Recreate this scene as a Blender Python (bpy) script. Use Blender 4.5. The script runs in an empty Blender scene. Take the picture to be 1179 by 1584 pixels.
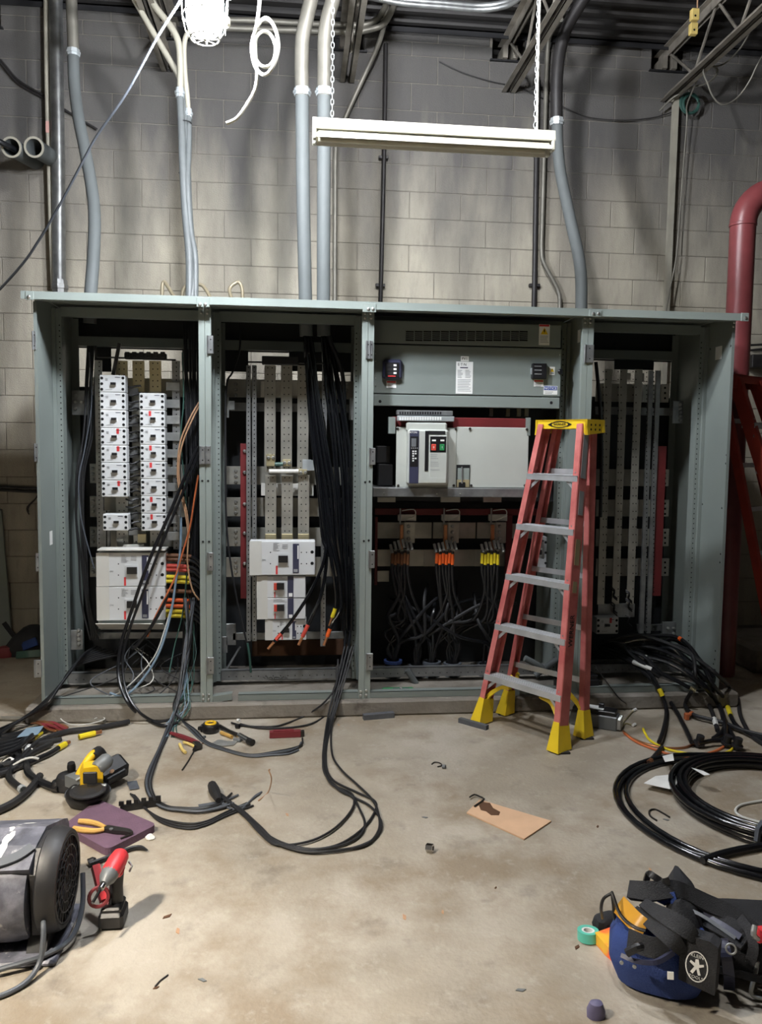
import bpy, math, random
from mathutils import Vector, Matrix
random.seed(7)
scene = bpy.context.scene
COL = scene.collection
PI = math.pi

# ------------------------------------------------------------------ camera
def V(*a): return Vector(a)
CAM = V(1.4192, -4.5248, 1.5853)
YAW, PITCH, ROLL = math.radians(-6.123), math.radians(-4.497), math.radians(0.7)
FPX = 1220.28                              # focal length in pixels of the 1179x1584 frame
CX, CY = 589.5, 783.5                      # optical centre (the photo's lowest strip is a border)
FW = V(-math.sin(YAW)*math.cos(PITCH), math.cos(YAW)*math.cos(PITCH), math.sin(PITCH))
R0 = V(math.cos(YAW), math.sin(YAW), 0)
U0 = R0.cross(FW)
RT = R0*math.cos(ROLL) + U0*math.sin(ROLL)
UP = -R0*math.sin(ROLL) + U0*math.cos(ROLL)
cd = bpy.data.cameras.new('camera')
cd.sensor_fit = 'AUTO'; cd.sensor_width = 36.0
cd.lens = FPX/1584*36.0
cd.shift_y = -(792-CY)/1584
cd.clip_start = 0.05
cam = bpy.data.objects.new('camera', cd); COL.objects.link(cam)
cam.matrix_world = Matrix(((RT.x, UP.x, -FW.x, CAM.x), (RT.y, UP.y, -FW.y, CAM.y), (RT.z, UP.z, -FW.z, CAM.z), (0, 0, 0, 1)))
scene.camera = cam

# ------------------------------------------------------------------ world, exposure
w = bpy.data.worlds.new('world'); scene.world = w; w.use_nodes = True
w.node_tree.nodes['Background'].inputs[0].default_value = (0.75, 0.82, 1.0, 1)
w.node_tree.nodes['Background'].inputs[1].default_value = 0.0
scene.view_settings.view_transform = 'Standard'
scene.view_settings.look = 'None'
scene.view_settings.gamma = 1.0
scene.view_settings.exposure = 0.25
LAMP_E = 700.0           # brightness of the work lamp diffusers, the added fill lamp among them
LAMP_POS = [(1.035, -1.05, 3.30), (-0.3, -3.15, 2.6), (1.95, -1.3, 4.12)]  # the last is an unseen lamp added as fill
LAMP_K = [1.05, 2.5, 1.1]
LAMP_C = [(240, 245, 253), (255, 244, 228), (244, 246, 250)]

def ray(px, py): return FW + RT*((px-CX)/FPX) - UP*((py-CY)/FPX)
def P(px, py, Y):                          # where the sight line through a photo pixel meets the depth Y
    d = ray(px, py); return CAM + d*((Y-CAM.y)/d.y)
def FL(px, py, Z=0.0):                     # ... meets the height Z (the floor)
    d = ray(px, py); return CAM + d*((Z-CAM.z)/d.z)
def rect(x0, y0, x1, y1, Y):               # X0, X1, Z0, Z1 of an upright rectangle at depth Y
    xm, ym = (x0+x1)/2, (y0+y1)/2
    return P(x0, ym, Y).x, P(x1, ym, Y).x, P(xm, y1, Y).z, P(xm, y0, Y).z

# ------------------------------------------------------------------ materials
def lin(c):
    c = c/255.0
    return c/12.92 if c <= 0.04045 else ((c+0.055)/1.055)**2.4
MATS = {}
def mat(name, rgb, rough=0.6, metal=0.0, var=0.12, scale=6.0, bump=0.0, bscale=80.0, rand=0.0, spec=0.5, rgb2=None, cut=None):
    m = bpy.data.materials.new(name); m.use_nodes = True
    nt = m.node_tree; N = nt.nodes; L = nt.links
    b = N['Principled BSDF']
    b.inputs['Roughness'].default_value = rough
    b.inputs['Metallic'].default_value = metal
    b.inputs['Specular IOR Level'].default_value = spec
    base = [lin(c) for c in rgb]
    tc = N.new('ShaderNodeTexCoord')
    nz = N.new('ShaderNodeTexNoise'); nz.inputs['Scale'].default_value = scale; nz.inputs['Detail'].default_value = 5
    L.new(tc.outputs['Object'], nz.inputs['Vector'])
    rp = N.new('ShaderNodeValToRGB')
    lo, hi = (0.35, 0.68) if cut is None else cut
    rp.color_ramp.elements[0].position = lo; rp.color_ramp.elements[1].position = hi
    c0 = [c*(1-var) for c in base] if rgb2 is None else [lin(c) for c in rgb2]
    c1 = [min(1, c*(1+var)) for c in base]
    rp.color_ramp.elements[0].color = (*c0, 1); rp.color_ramp.elements[1].color = (*c1, 1)
    L.new(nz.outputs['Fac'], rp.inputs['Fac'])
    out = rp.outputs['Color']
    if rand:
        oi = N.new('ShaderNodeObjectInfo')
        mr = N.new('ShaderNodeMapRange'); mr.inputs['To Min'].default_value = 1-rand; mr.inputs['To Max'].default_value = 1+rand
        L.new(oi.outputs['Random'], mr.inputs['Value'])
        mx = N.new('ShaderNodeMix'); mx.data_type = 'RGBA'; mx.blend_type = 'MULTIPLY'; mx.inputs[0].default_value = 1
        L.new(out, mx.inputs[6]); L.new(mr.outputs[0], mx.inputs[7]); out = mx.outputs[2]
    L.new(out, b.inputs['Base Color'])
    if bump:
        n2 = N.new('ShaderNodeTexNoise'); n2.inputs['Scale'].default_value = bscale; n2.inputs['Detail'].default_value = 4
        L.new(tc.outputs['Object'], n2.inputs['Vector'])
        bp = N.new('ShaderNodeBump'); bp.inputs['Strength'].default_value = bump; bp.inputs['Distance'].default_value = 0.01
        L.new(n2.outputs['Fac'], bp.inputs['Height']); L.new(bp.outputs[0], b.inputs['Normal'])
    MATS[name] = m
    return m
def glow(name, rgb, e):
    m = bpy.data.materials.new(name); m.use_nodes = True
    b = m.node_tree.nodes['Principled BSDF']
    b.inputs['Base Color'].default_value = (.9, .9, .9, 1)
    b.inputs['Emission Color'].default_value = (*[lin(c) for c in rgb], 1)
    b.inputs['Emission Strength'].default_value = e
    MATS[name] = m; return m
def layered(name, rgbs, scales, cuts, rough, bump, bscale, stretch=(1, 1, 1)):
    """a base colour with noise patches of further colours laid over it"""
    m = mat(name, rgbs[0], rough, 0, .1, 3.0, bump, bscale)
    nt = m.node_tree; N = nt.nodes; L = nt.links
    b = N['Principled BSDF']; cur = b.inputs['Base Color'].links[0].from_socket
    gp = N.new('ShaderNodeNewGeometry')
    for n in list(N):
        if n.type == 'TEX_NOISE': L.new(gp.outputs['Position'], n.inputs['Vector'])
    for k, c in enumerate(rgbs[1:]):
        mp = N.new('ShaderNodeMapping'); mp.inputs['Scale'].default_value = stretch; mp.inputs['Location'].default_value = (3.7*k, 1.9*k, 5.1*k)
        L.new(gp.outputs['Position'], mp.inputs['Vector'])
        nz = N.new('ShaderNodeTexNoise'); nz.inputs['Scale'].default_value = scales[k]; nz.inputs['Detail'].default_value = 8; nz.inputs['Roughness'].default_value = .62
        L.new(mp.outputs[0], nz.inputs['Vector'])
        mr = N.new('ShaderNodeMapRange'); mr.inputs['From Min'].default_value = cuts[k][0]; mr.inputs['From Max'].default_value = cuts[k][1]; mr.inputs['To Max'].default_value = cuts[k][2]
        L.new(nz.outputs['Fac'], mr.inputs['Value'])
        mx = N.new('ShaderNodeMix'); mx.data_type = 'RGBA'
        mx.inputs[7].default_value = (*[lin(v) for v in c], 1)
        L.new(mr.outputs[0], mx.inputs[0]); L.new(cur, mx.inputs[6]); cur = mx.outputs[2]
    L.new(cur, b.inputs['Base Color'])
    return m

layered('concrete_floor', [(154, 145, 130), (180, 173, 160), (128, 112, 90), (92, 84, 75), (190, 185, 174)], [1.3, 1.9, 5.0, 22.0], [(.45, .62, .8), (.5, .64, .7), (.57, .72, .5), (.58, .70, .28)], .6, .3, 60)
layered('pad_concrete', [(122, 116, 107), (142, 137, 128), (90, 80, 70), (66, 59, 52)], [2.5, 4.0, 9.0], [(.45, .6, .6), (.52, .66, .7), (.6, .7, .6)], .75, .4, 50)
m = layered('block', [(170, 163, 147), (186, 179, 162), (128, 122, 113), (100, 96, 92), (140, 133, 122)], [1.6, 1.5, 4.0, 30.0], [(.46, .62, .6), (.5, .66, .6), (.58, .74, .5), (.5, .7, .35)], .88, .5, 140, (1, 1, .22))
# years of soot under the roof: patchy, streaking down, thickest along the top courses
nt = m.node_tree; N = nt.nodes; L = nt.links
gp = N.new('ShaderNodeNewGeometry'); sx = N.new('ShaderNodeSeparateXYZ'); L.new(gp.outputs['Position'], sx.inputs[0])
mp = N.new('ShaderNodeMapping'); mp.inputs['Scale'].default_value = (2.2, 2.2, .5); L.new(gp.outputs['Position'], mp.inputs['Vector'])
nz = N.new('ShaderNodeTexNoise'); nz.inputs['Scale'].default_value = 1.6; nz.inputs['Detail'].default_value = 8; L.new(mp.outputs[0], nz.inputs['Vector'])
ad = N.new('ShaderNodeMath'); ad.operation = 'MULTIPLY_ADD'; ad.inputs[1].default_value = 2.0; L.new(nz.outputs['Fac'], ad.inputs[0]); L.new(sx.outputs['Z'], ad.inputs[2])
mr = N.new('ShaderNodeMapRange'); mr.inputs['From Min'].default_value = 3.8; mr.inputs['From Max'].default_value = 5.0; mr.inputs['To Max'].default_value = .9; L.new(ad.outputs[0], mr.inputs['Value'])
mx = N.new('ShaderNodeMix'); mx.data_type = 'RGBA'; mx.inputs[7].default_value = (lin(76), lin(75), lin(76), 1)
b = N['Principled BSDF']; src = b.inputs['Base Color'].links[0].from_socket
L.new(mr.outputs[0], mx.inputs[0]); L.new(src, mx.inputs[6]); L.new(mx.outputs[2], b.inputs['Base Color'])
mat('mortar', (130, 124, 115), .9, 0, .15, 8, .4, 90)
mat('deck_steel', (58, 56, 55), .6, .2, .25, 3)
mat('joist_steel', (140, 134, 124), .55, .3, .25, 9)
mat('dark_steel', (52, 52, 54), .5, .5, .2, 5)
mat('plain_wall', (78, 75, 70), .85)
mat('cabinet_paint', (124, 132, 128), .38, .0, .05, 3)
mat('cabinet_edge', (138, 147, 142), .4, .0, .04, 3)
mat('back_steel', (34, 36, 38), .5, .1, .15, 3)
mat('galv', (150, 152, 152), .42, .75, .22, 14)
mat('galv_bright', (172, 174, 172), .35, .6, .18, 16)
mat('emt', (124, 121, 112), .5, .45, .14, 9)
mat('emt_white', (164, 160, 146), .45, .1, .1, 6)
mat('pvc_grey', (90, 94, 94), .62, 0, .06, 4, spec=.3)
mat('flex_grey', (94, 98, 98), .5, 0, .08, 20)
mat('fitting', (176, 182, 184), .4, .4, .15, 10)
mat('black_pipe', (46, 44, 44), .5, .2, .25, 8)
mat('bus_tin', (186, 184, 174), .36, .7, .18, 7)
mat('bus_cu', (196, 184, 146), .36, .6, .16, 6)
mat('insulator_red', (104, 32, 34), .5, 0, .12, 8)
mat('insulator_white', (214, 212, 204), .55)
mat('breaker_grey', (184, 188, 181), .45, 0, .03)
mat('sticker_pink', (204, 158, 150), .5)
mat('pipe_tan', (136, 126, 104), .45, .3, .15)
mat('breaker_white', (208, 210, 210), .45, 0, .04, 5)
mat('breaker_cream', (206, 205, 198), .45, 0, .04, 5)
mat('label_white', (232, 233, 230), .5, 0, .03)
mat('print_grey', (150, 152, 154), .6)
mat('print_red', (206, 60, 62), .5)
mat('print_navy', (54, 56, 78), .45)
mat('print_blue', (40, 66, 150), .5)
mat('print_yellow', (232, 196, 40), .5)
mat('black_plastic', (24, 24, 26), .42, 0, .15)
mat('hole', (12, 13, 14), .9)
mat('screw', (190, 190, 186), .3, .85)
mat('cable_glossy', (14, 15, 18), .2, 0, .1, 12)
mat('cable_black', (20, 21, 24), .33, 0, .2, 12)
mat('cable_matte', (27, 27, 29), .55, 0, .2, 12)
mat('cable_grey', (78, 83, 90), .5)
mat('wire_green', (48, 82, 74), .5)
mat('wire_white', (196, 196, 190), .5)
mat('wire_orange', (196, 106, 62), .5)
mat('wire_tan', (178, 140, 108), .5)
mat('wire_blue', (120, 142, 160), .5)
mat('tape_yellow', (228, 206, 40), .45)
mat('tape_orange', (232, 98, 34), .45)
mat('tape_red', (206, 74, 60), .45)
mat('tape_brown', (112, 70, 40), .5)
mat('tape_white', (212, 212, 206), .5)
mat('copper', (200, 140, 100), .35, .85, .15)
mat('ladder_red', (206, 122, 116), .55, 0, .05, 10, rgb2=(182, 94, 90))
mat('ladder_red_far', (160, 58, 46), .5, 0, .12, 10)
mat('ladder_yellow', (238, 204, 42), .42, 0, .06)
mat('aluminium', (204, 206, 208), .4, .55, .1, 12)
mat('rubber', (34, 33, 33), .8)
mat('pipe_red', (126, 62, 64), .38, 0, .12, 7)
mat('fixture_white', (184, 181, 167), .4, 0, .02)
mat('tube_glass', (190, 185, 166), .25)
mat('cord_white', (228, 226, 214), .5)
mat('purple_foam', (98, 74, 92), .85, 0, .1, 20, .3, 200)
mat('wood_grip', (196, 156, 84), .5, 0, .1)
mat('tool_steel', (70, 68, 66), .35, .8)
mat('chrome', (205, 205, 205), .15, 1)
mat('tool_yellow', (236, 190, 36), .42, 0, .05)
mat('tool_grey', (110, 114, 116), .45, .1)
mat('tool_red', (206, 56, 62), .42, 0, .06)
mat('grip_red', (118, 42, 48), .5)
mat('grip_yellow', (226, 200, 120), .5)
mat('white_plastic', (224, 222, 214), .5)
layered('blower_shell', [(82, 84, 94), (134, 135, 146), (198, 197, 196), (40, 40, 45)], [10.0, 16.0, 8.0], [(.46, .64, .75), (.60, .68, .8), (.58, .72, .7)], .42, .1, 60)
mat('blower_dark', (34, 34, 36), .5, 0, .2, 12)
mat('cardboard', (206, 170, 138), .85, 0, .06, 10)
mat('stain_brown', (88, 60, 40), .9)
mat('foam_grey', (84, 86, 90), .85, 0, .1, 30)
mat('paper', (228, 228, 224), .8)
mat('bag_black', (36, 37, 41), .85, 0, .25, 14, .4, 260)
mat('bag_blue', (40, 62, 122), .85, 0, .2, 9, .4, 260)
mat('bag_logo', (222, 222, 220), .7)
mat('tape_teal', (96, 196, 176), .35)
mat('pack_orange', (236, 100, 60), .45, 0, .1, 8, rgb2=(246, 190, 60), cut=(.45, .55))
mat('amber', (206, 150, 50), .35)
mat('green_plastic', (40, 132, 76), .5)
mat('blue_bushing', (56, 76, 128), .5)
mat('cap_purple', (96, 92, 122), .6)
glow('lamp_glow', (238, 246, 255), LAMP_E)

# ------------------------------------------------------------------ mesh builder
ORG = {}
class MB:
    def __init__(s): s.v = []; s.f = []
    def add(s, vs, fs):
        n = len(s.v); s.v += [Vector(p) for p in vs]; s.f += [[i+n for i in f] for f in fs]; return s
    def bb(s, x0, x1, y0, y1, z0, z1):
        if x0 > x1: x0, x1 = x1, x0
        if y0 > y1: y0, y1 = y1, y0
        if z0 > z1: z0, z1 = z1, z0
        return s.add([(x0,y0,z0),(x1,y0,z0),(x1,y1,z0),(x0,y1,z0),(x0,y0,z1),(x1,y0,z1),(x1,y1,z1),(x0,y1,z1)],
                     [(3,2,1,0),(4,5,6,7),(0,1,5,4),(1,2,6,5),(2,3,7,6),(3,0,4,7)])
    def rb(s, x0, x1, y0, y1, z0, z1, c=.004):
        """box with chamfered edges"""
        if x0 > x1: x0, x1 = x1, x0
        if z0 > z1: z0, z1 = z1, z0
        if y0 > y1: y0, y1 = y1, y0
        c = min(c, (x1-x0)*.45, (y1-y0)*.45, (z1-z0)*.45)
        X, Y, Z = (x0, x1), (y0, y1), (z0, z1); vs = []; idx = {}
        for i in (0, 1):
            for j in (0, 1):
                for k in (0, 1):
                    sx, sy, sz = (1-2*i)*c, (1-2*j)*c, (1-2*k)*c
                    for a, p in enumerate(((X[i], Y[j]+sy, Z[k]+sz), (X[i]+sx, Y[j], Z[k]+sz), (X[i]+sx, Y[j]+sy, Z[k]))):
                        idx[i, j, k, a] = len(vs); vs.append(p)
        F = []
        for i in (0, 1):
            F.append([idx[i,0,0,0], idx[i,0,1,0], idx[i,1,1,0], idx[i,1,0,0]][::(1 if i == 0 else -1)])
            F.append([idx[0,i,0,1], idx[1,i,0,1], idx[1,i,1,1], idx[0,i,1,1]][::(1 if i == 0 else -1)])
            F.append([idx[0,0,i,2], idx[0,1,i,2], idx[1,1,i,2], idx[1,0,i,2]][::(1 if i == 0 else -1)])
        for i in (0, 1):
            for j in (0, 1):
                F.append([idx[i,j,0,0], idx[i,j,1,0], idx[i,j,1,1], idx[i,j,0,1]][::(-1 if i == j else 1)])
                F.append([idx[i,0,j,0], idx[i,1,j,0], idx[i,1,j,2], idx[i,0,j,2]][::(1 if i == j else -1)])
                F.append([idx[0,i,j,1], idx[1,i,j,1], idx[1,i,j,2], idx[0,i,j,2]][::(-1 if i == j else 1)])
                for k in (0, 1):
                    t = [idx[i,j,k,0], idx[i,j,k,1], idx[i,j,k,2]]
                    F.append(t[::(1 if (i+j+k) % 2 == 0 else -1)])
        return s.add(vs, F)
    def beam(s, a, b, w, h, up=(0, 0, 1)):
        """rectangular bar from a to b, w across, h along up"""
        a, b = Vector(a), Vector(b); d = (b-a).normalized(); up = Vector(up)
        x = d.cross(up)
        if x.length < 1e-6: x = d.cross(V(0, 1, 0))
        x.normalize(); z = x.cross(d)
        vs = []
        for p in (a, b):
            for sx, sz in ((-1, -1), (1, -1), (1, 1), (-1, 1)): vs.append(p + x*(w/2*sx) + z*(h/2*sz))
        return s.add(vs, [(0,1,2,3),(7,6,5,4),(1,0,4,5),(2,1,5,6),(3,2,6,7),(0,3,7,4)])
    def tube(s, pts, r, n=8, cap=True, smooth=0):
        pts = [Vector(p) for p in pts]
        rs = list(r) if isinstance(r, (list, tuple)) else None
        if smooth and len(pts) > 2: pts, rs = crom(pts, smooth, rs)
        m = len(pts); T = []
        for i in range(m):
            t = pts[min(i+1, m-1)] - pts[max(i-1, 0)]
            T.append(t.normalized() if t.length > 1e-9 else V(0, 0, 1))
        ref = V(0, 0, 1) if abs(T[0].z) < .9 else V(1, 0, 0)
        nx = T[0].cross(ref).normalized(); vs = []; fs = []
        for i in range(m):
            if i:
                nx = nx - T[i]*nx.dot(T[i])
                if nx.length < 1e-6: nx = T[i].cross(V(1, 0, 0.01))
                nx.normalize()
            ny = T[i].cross(nx); rr = rs[i] if rs else r
            for k in range(n):
                a = 2*PI*k/n; vs.append(pts[i] + nx*(rr*math.cos(a)) + ny*(rr*math.sin(a)))
        for i in range(m-1):
            for k in range(n):
                k2 = (k+1) % n; fs.append((i*n+k, i*n+k2, (i+1)*n+k2, (i+1)*n+k))
        if cap: fs.append(tuple(range(n))[::-1]); fs.append(tuple(range((m-1)*n, m*n)))
        return s.add(vs, fs)
    def cyl(s, a, b, r, n=12, r2=None, cap=True):
        return s.tube([a, b], [r, r if r2 is None else r2], n, cap)
    def lathe(s, o, ax, prof, n=20, close=False):
        """prof: (distance along the axis, radius)"""
        o, ax = Vector(o), Vector(ax).normalized()
        u = ax.cross(V(0, 0, 1) if abs(ax.z) < .9 else V(1, 0, 0)).normalized(); v = ax.cross(u)
        vs = []; fs = []; m = len(prof)
        for t, r in prof:
            for k in range(n):
                a = 2*PI*k/n; vs.append(o + ax*t + u*(r*math.cos(a)) + v*(r*math.sin(a)))
        for i in range(m-1 + (1 if close else 0)):
            j = (i+1) % m
            for k in range(n):
                k2 = (k+1) % n; fs.append((i*n+k, i*n+k2, j*n+k2, j*n+k))
        if not close:
            fs.append(tuple(range(n))[::-1]); fs.append(tuple(range((m-1)*n, m*n)))
        return s.add(vs, fs)
    def prism(s, poly, o, u, v, d):
        """polygon (a, b) in the plane o + a*u + b*v, extruded by the vector d"""
        o, u, v, d = Vector(o), Vector(u), Vector(v), Vector(d)
        n = len(poly); A = [o + u*a + v*b for a, b in poly]; B = [p + d for p in A]
        return s.add(A+B, [tuple(range(n))[::-1], tuple(range(n, 2*n))] + [(i, (i+1) % n, (i+1) % n + n, i+n) for i in range(n)])
    def ring(s, c, ax, R, r, n=24, k=8):
        c, ax = Vector(c), Vector(ax).normalized()
        u = ax.cross(V(0, 0, 1) if abs(ax.z) < .9 else V(1, 0, 0)).normalized(); v = ax.cross(u)
        vs = []; fs = []
        for i in range(n):
            a = 2*PI*i/n; d = u*math.cos(a) + v*math.sin(a)
            for j in range(k):
                b = 2*PI*j/k; vs.append(c + d*(R+r*math.cos(b)) + ax*(r*math.sin(b)))
        for i in range(n):
            for j in range(k):
                fs.append((i*k+j, ((i+1) % n)*k+j, ((i+1) % n)*k+(j+1) % k, i*k+(j+1) % k))
        return s.add(vs, fs)
    def discs(s, pts, r, n=6, nrm=(0, -1, 0)):
        nrm = Vector(nrm).normalized(); u = nrm.cross(V(0, 0, 1) if abs(nrm.z) < .9 else V(1, 0, 0)).normalized(); v = nrm.cross(u)
        for p in pts:
            p = Vector(p); s.add([p + u*(r*math.cos(2*PI*k/n)) + v*(r*math.sin(2*PI*k/n)) for k in range(n)], [tuple(range(n))])
        return s
    def grid(s, rows):
        """surface through rows of points"""
        n = len(rows[0]); vs = [p for r in rows for p in r]
        return s.add(vs, [(i*n+j, i*n+j+1, (i+1)*n+j+1, (i+1)*n+j) for i in range(len(rows)-1) for j in range(n-1)])
    def mesh(s, name, off=V(0, 0, 0), smooth=False):
        me = bpy.data.meshes.new(name)
        me.from_pydata([tuple(p-off) for p in s.v], [], s.f); me.update()
        if smooth:
            me.polygons.foreach_set('use_smooth', [True]*len(me.polygons))
            try: me.set_sharp_from_angle(angle=math.radians(40))
            except Exception: pass
        return me
    def build(s, name, material, parent=None, smooth=False):
        off = ORG.get(parent, V(0, 0, 0)) if parent else V(0, 0, 0)
        o = bpy.data.objects.new(name, s.mesh(name, off, smooth)); COL.objects.link(o)
        o.data.materials.append(MATS[material])
        if parent: o.parent = parent
        ORG[o] = off
        return o
def crom(p, k, rs=None):
    out = []; ro = [] if rs else None; n = len(p)
    for i in range(n-1):
        a, b, c, d = p[max(i-1, 0)], p[i], p[i+1], p[min(i+2, n-1)]
        for j in range(k):
            t = j/k; t2 = t*t; t3 = t2*t
            out.append(.5*((2*b) + (c-a)*t + (2*a-5*b+4*c-d)*t2 + (3*b-a-3*c+d)*t3))
            if rs: ro.append(rs[i]*(1-t) + rs[i+1]*t)
    out.append(p[-1])
    if rs: ro.append(rs[-1])
    return out, ro
def tag(o, label, cat, group=None, kind=None):
    o['label'] = label; o['category'] = cat
    if group: o['group'] = group
    if kind: o['kind'] = kind
    return o
def thing(name, label, cat, loc=(0, 0, 0), group=None, rotz=0):
    o = bpy.data.objects.new(name, None); COL.objects.link(o)
    o.empty_display_size = .05; o.location = loc; o.rotation_euler = (0, 0, rotz)
    ORG[o] = Vector(loc) if not rotz else V(0, 0, 0)      # rotated things are modelled in their own frame
    return tag(o, label, cat, group)
def one(mb, name, material, label, cat, group=None, smooth=True):
    """a thing that is a single mesh, its origin at its base"""
    xs = [p.x for p in mb.v]; ys = [p.y for p in mb.v]; zs = [p.z for p in mb.v]
    base = V((min(xs)+max(xs))/2, (min(ys)+max(ys))/2, min(zs))
    o = bpy.data.objects.new(name, mb.mesh(name, base, smooth)); COL.objects.link(o)
    o.location = base; o.data.materials.append(MATS[material]); ORG[o] = base
    return tag(o, label, cat, group)
def struct(mb, name, material, parent=None, label=None):
    o = mb.build(name, material, parent)
    if not parent: o['kind'] = 'structure'
    if label: o['label'] = label
    return o
def textpart(name, s, size, loc, material, parent, rot=(PI/2, 0, 0), ext=.0006, align='CENTER', fit=None):
    cu = bpy.data.curves.new(name, 'FONT'); cu.body = s; cu.size = size; cu.extrude = ext
    cu.align_x = align; cu.align_y = 'CENTER'; cu.resolution_u = 2
    tmp = bpy.data.objects.new(name+'_tmp', cu); COL.objects.link(tmp)
    dg = bpy.context.evaluated_depsgraph_get(); dg.update()
    me = bpy.data.meshes.new_from_object(tmp.evaluated_get(dg))
    bpy.data.objects.remove(tmp); bpy.data.curves.remove(cu)
    if fit and len(me.vertices):
        xs = [v.co.x for v in me.vertices]; k = fit/(max(xs)-min(xs))
        for v in me.vertices: v.co.x *= k
    me.name = name
    o = bpy.data.objects.new(name, me); COL.objects.link(o)
    me.materials.clear(); me.materials.append(MATS[material])
    o.location = Vector(loc) - ORG.get(parent, V(0, 0, 0)); o.rotation_euler = rot; o.parent = parent
    return o
def cable(name, label, cat, pts, r, material, group=None, n=8, smooth=6):
    return one(MB().tube(pts, r, n, True, smooth), name, material, label, cat, group)
def copy_tree(o, loc=None, parent=None, label=None, group=None):
    c = o.copy(); COL.objects.link(c); c.parent = parent
    if loc is not None: c.location = loc
    if label: c['label'] = label
    if group: c['group'] = group
    for ch in o.children: copy_tree(ch, None, c)
    return c
ORD = ['top', 'second', 'third', 'fourth', 'fifth', 'sixth', 'seventh', 'eighth', 'ninth', 'tenth', 'eleventh', 'twelfth', 'thirteenth', 'fourteenth']

# ------------------------------------------------------------------ the room
WY = 1.716                                # face of the block wall
XL, XR, YB = -4.5, 8.5, -9.0
struct(MB().bb(XL, XR, YB, WY+.3, -.2, 0), 'floor', 'concrete_floor')
wall = struct(MB().bb(XL, XR, WY+.006, WY+.2, 0, 4.559), 'wall_back', 'mortar')
JX = [-.86, .465, 1.789, 3.044, 4.329, 5.6]         # bar joists, each in a pocket of the wall
edges = [XL] + [e for x in JX for e in (x-.13, x+.13)] + [XR]
mb = MB()
for a, b in zip(edges[::2], edges[1::2]): mb.bb(a, b, WY+.006, WY+.2, 4.559, 4.75)
mb.build('upper_mortar', 'mortar', wall)
MB().bb(XL, XR, WY+.19, WY+.22, 4.55, 4.80).build('pocket_backing', 'deck_steel', wall)
def blockmesh(w, h):
    return MB().rb(-w/2, w/2, 0, .03, -h/2, h/2, .004).mesh('concrete_block')
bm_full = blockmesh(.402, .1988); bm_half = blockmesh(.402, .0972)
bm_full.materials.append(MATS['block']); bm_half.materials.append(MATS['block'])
rest = MB(); nblk = 0
for k in range(-2, 22):
    z1 = 4.356 - .2032*k
    if k == -1: z0, zc, bm = 4.559, 4.610, bm_half
    elif k == -2: z0, zc, bm = 4.661, 4.712, bm_half
    else: zc, bm = 4.356 - .2032*(k+.5) + .2032, bm_full
    if zc < .05: continue
    off = 2.284 + (.2032 if k % 2 == 0 else 0)
    for j in range(-18, 18):
        x = off + .4064*(j+.5)
        if x < XL+.2 or x > XR-.2: continue
        if k < 0 and any(abs(x-a) < .33 for a in JX) and True:
            # cut blocks beside the joist pockets
            for a in JX:
                if abs(x-a) < .33:
                    l, r_ = x-.201, x+.201
                    segs = [(l, min(r_, a-.13)), (max(l, a+.13), r_)]
                    for s0, s1 in segs:
                        if s1-s0 > .03:
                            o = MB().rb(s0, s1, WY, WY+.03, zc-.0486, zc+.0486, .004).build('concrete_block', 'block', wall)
            continue
        behind = (.0 < x < 4.0 and zc < 2.35)
        if behind or x < -1.4 or x > 5.7 or zc < .4:
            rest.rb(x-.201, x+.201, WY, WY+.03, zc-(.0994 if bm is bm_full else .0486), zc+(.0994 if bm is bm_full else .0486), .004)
        else:
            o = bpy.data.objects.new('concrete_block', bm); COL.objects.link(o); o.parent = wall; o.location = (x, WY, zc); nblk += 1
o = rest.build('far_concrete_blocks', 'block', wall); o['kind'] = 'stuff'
struct(MB().bb(XL-.2, XL, YB, WY+.2, 0, 4.8), 'wall_left', 'plain_wall')
struct(MB().bb(XR, XR+.2, YB, WY+.2, 0, 4.8), 'wall_right', 'plain_wall')
struct(MB().bb(XL-.2, XR+.2, YB-.2, YB, 0, 4.8), 'wall_front', 'plain_wall')
# steel roof deck with ribs running across the joists
prof = []
y = YB
while y < WY+.2:
    prof += [(y, 4.78), (y+.09, 4.78), (y+.10, 4.742), (y+.14, 4.742), (y+.15, 4.78)]; y += .15
mb = MB()
for a, b in zip(prof[:-1], prof[1:]):
    if b[0]-a[0] > -1e-6: mb.add([(XL, a[0], a[1]), (XR, a[0], a[1]), (XR, b[0], b[1]), (XL, b[0], b[1])], [(0, 1, 2, 3)])
mb.bb(XL, XR, YB, WY+.2, 4.79, 4.85)
struct(mb, 'ceiling', 'deck_steel')
mb = MB().bb(XL, XR, WY-.06, WY-.052, 4.70, 4.745); mb.bb(XL, XR, WY-.06, WY, 4.737, 4.745)
struct(mb, 'trim_1', 'dark_steel')
jl = ['dark bar joist in the top left corner of the wall', 'pale bar joist end behind the white crossing conduits', 'bar joist directly above the paired grey conduits',
      'bar joist with its chord pointing at the right light chain', 'bar joist with the white wires draped over its chord', 'bar joist beyond the red pipe']
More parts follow.
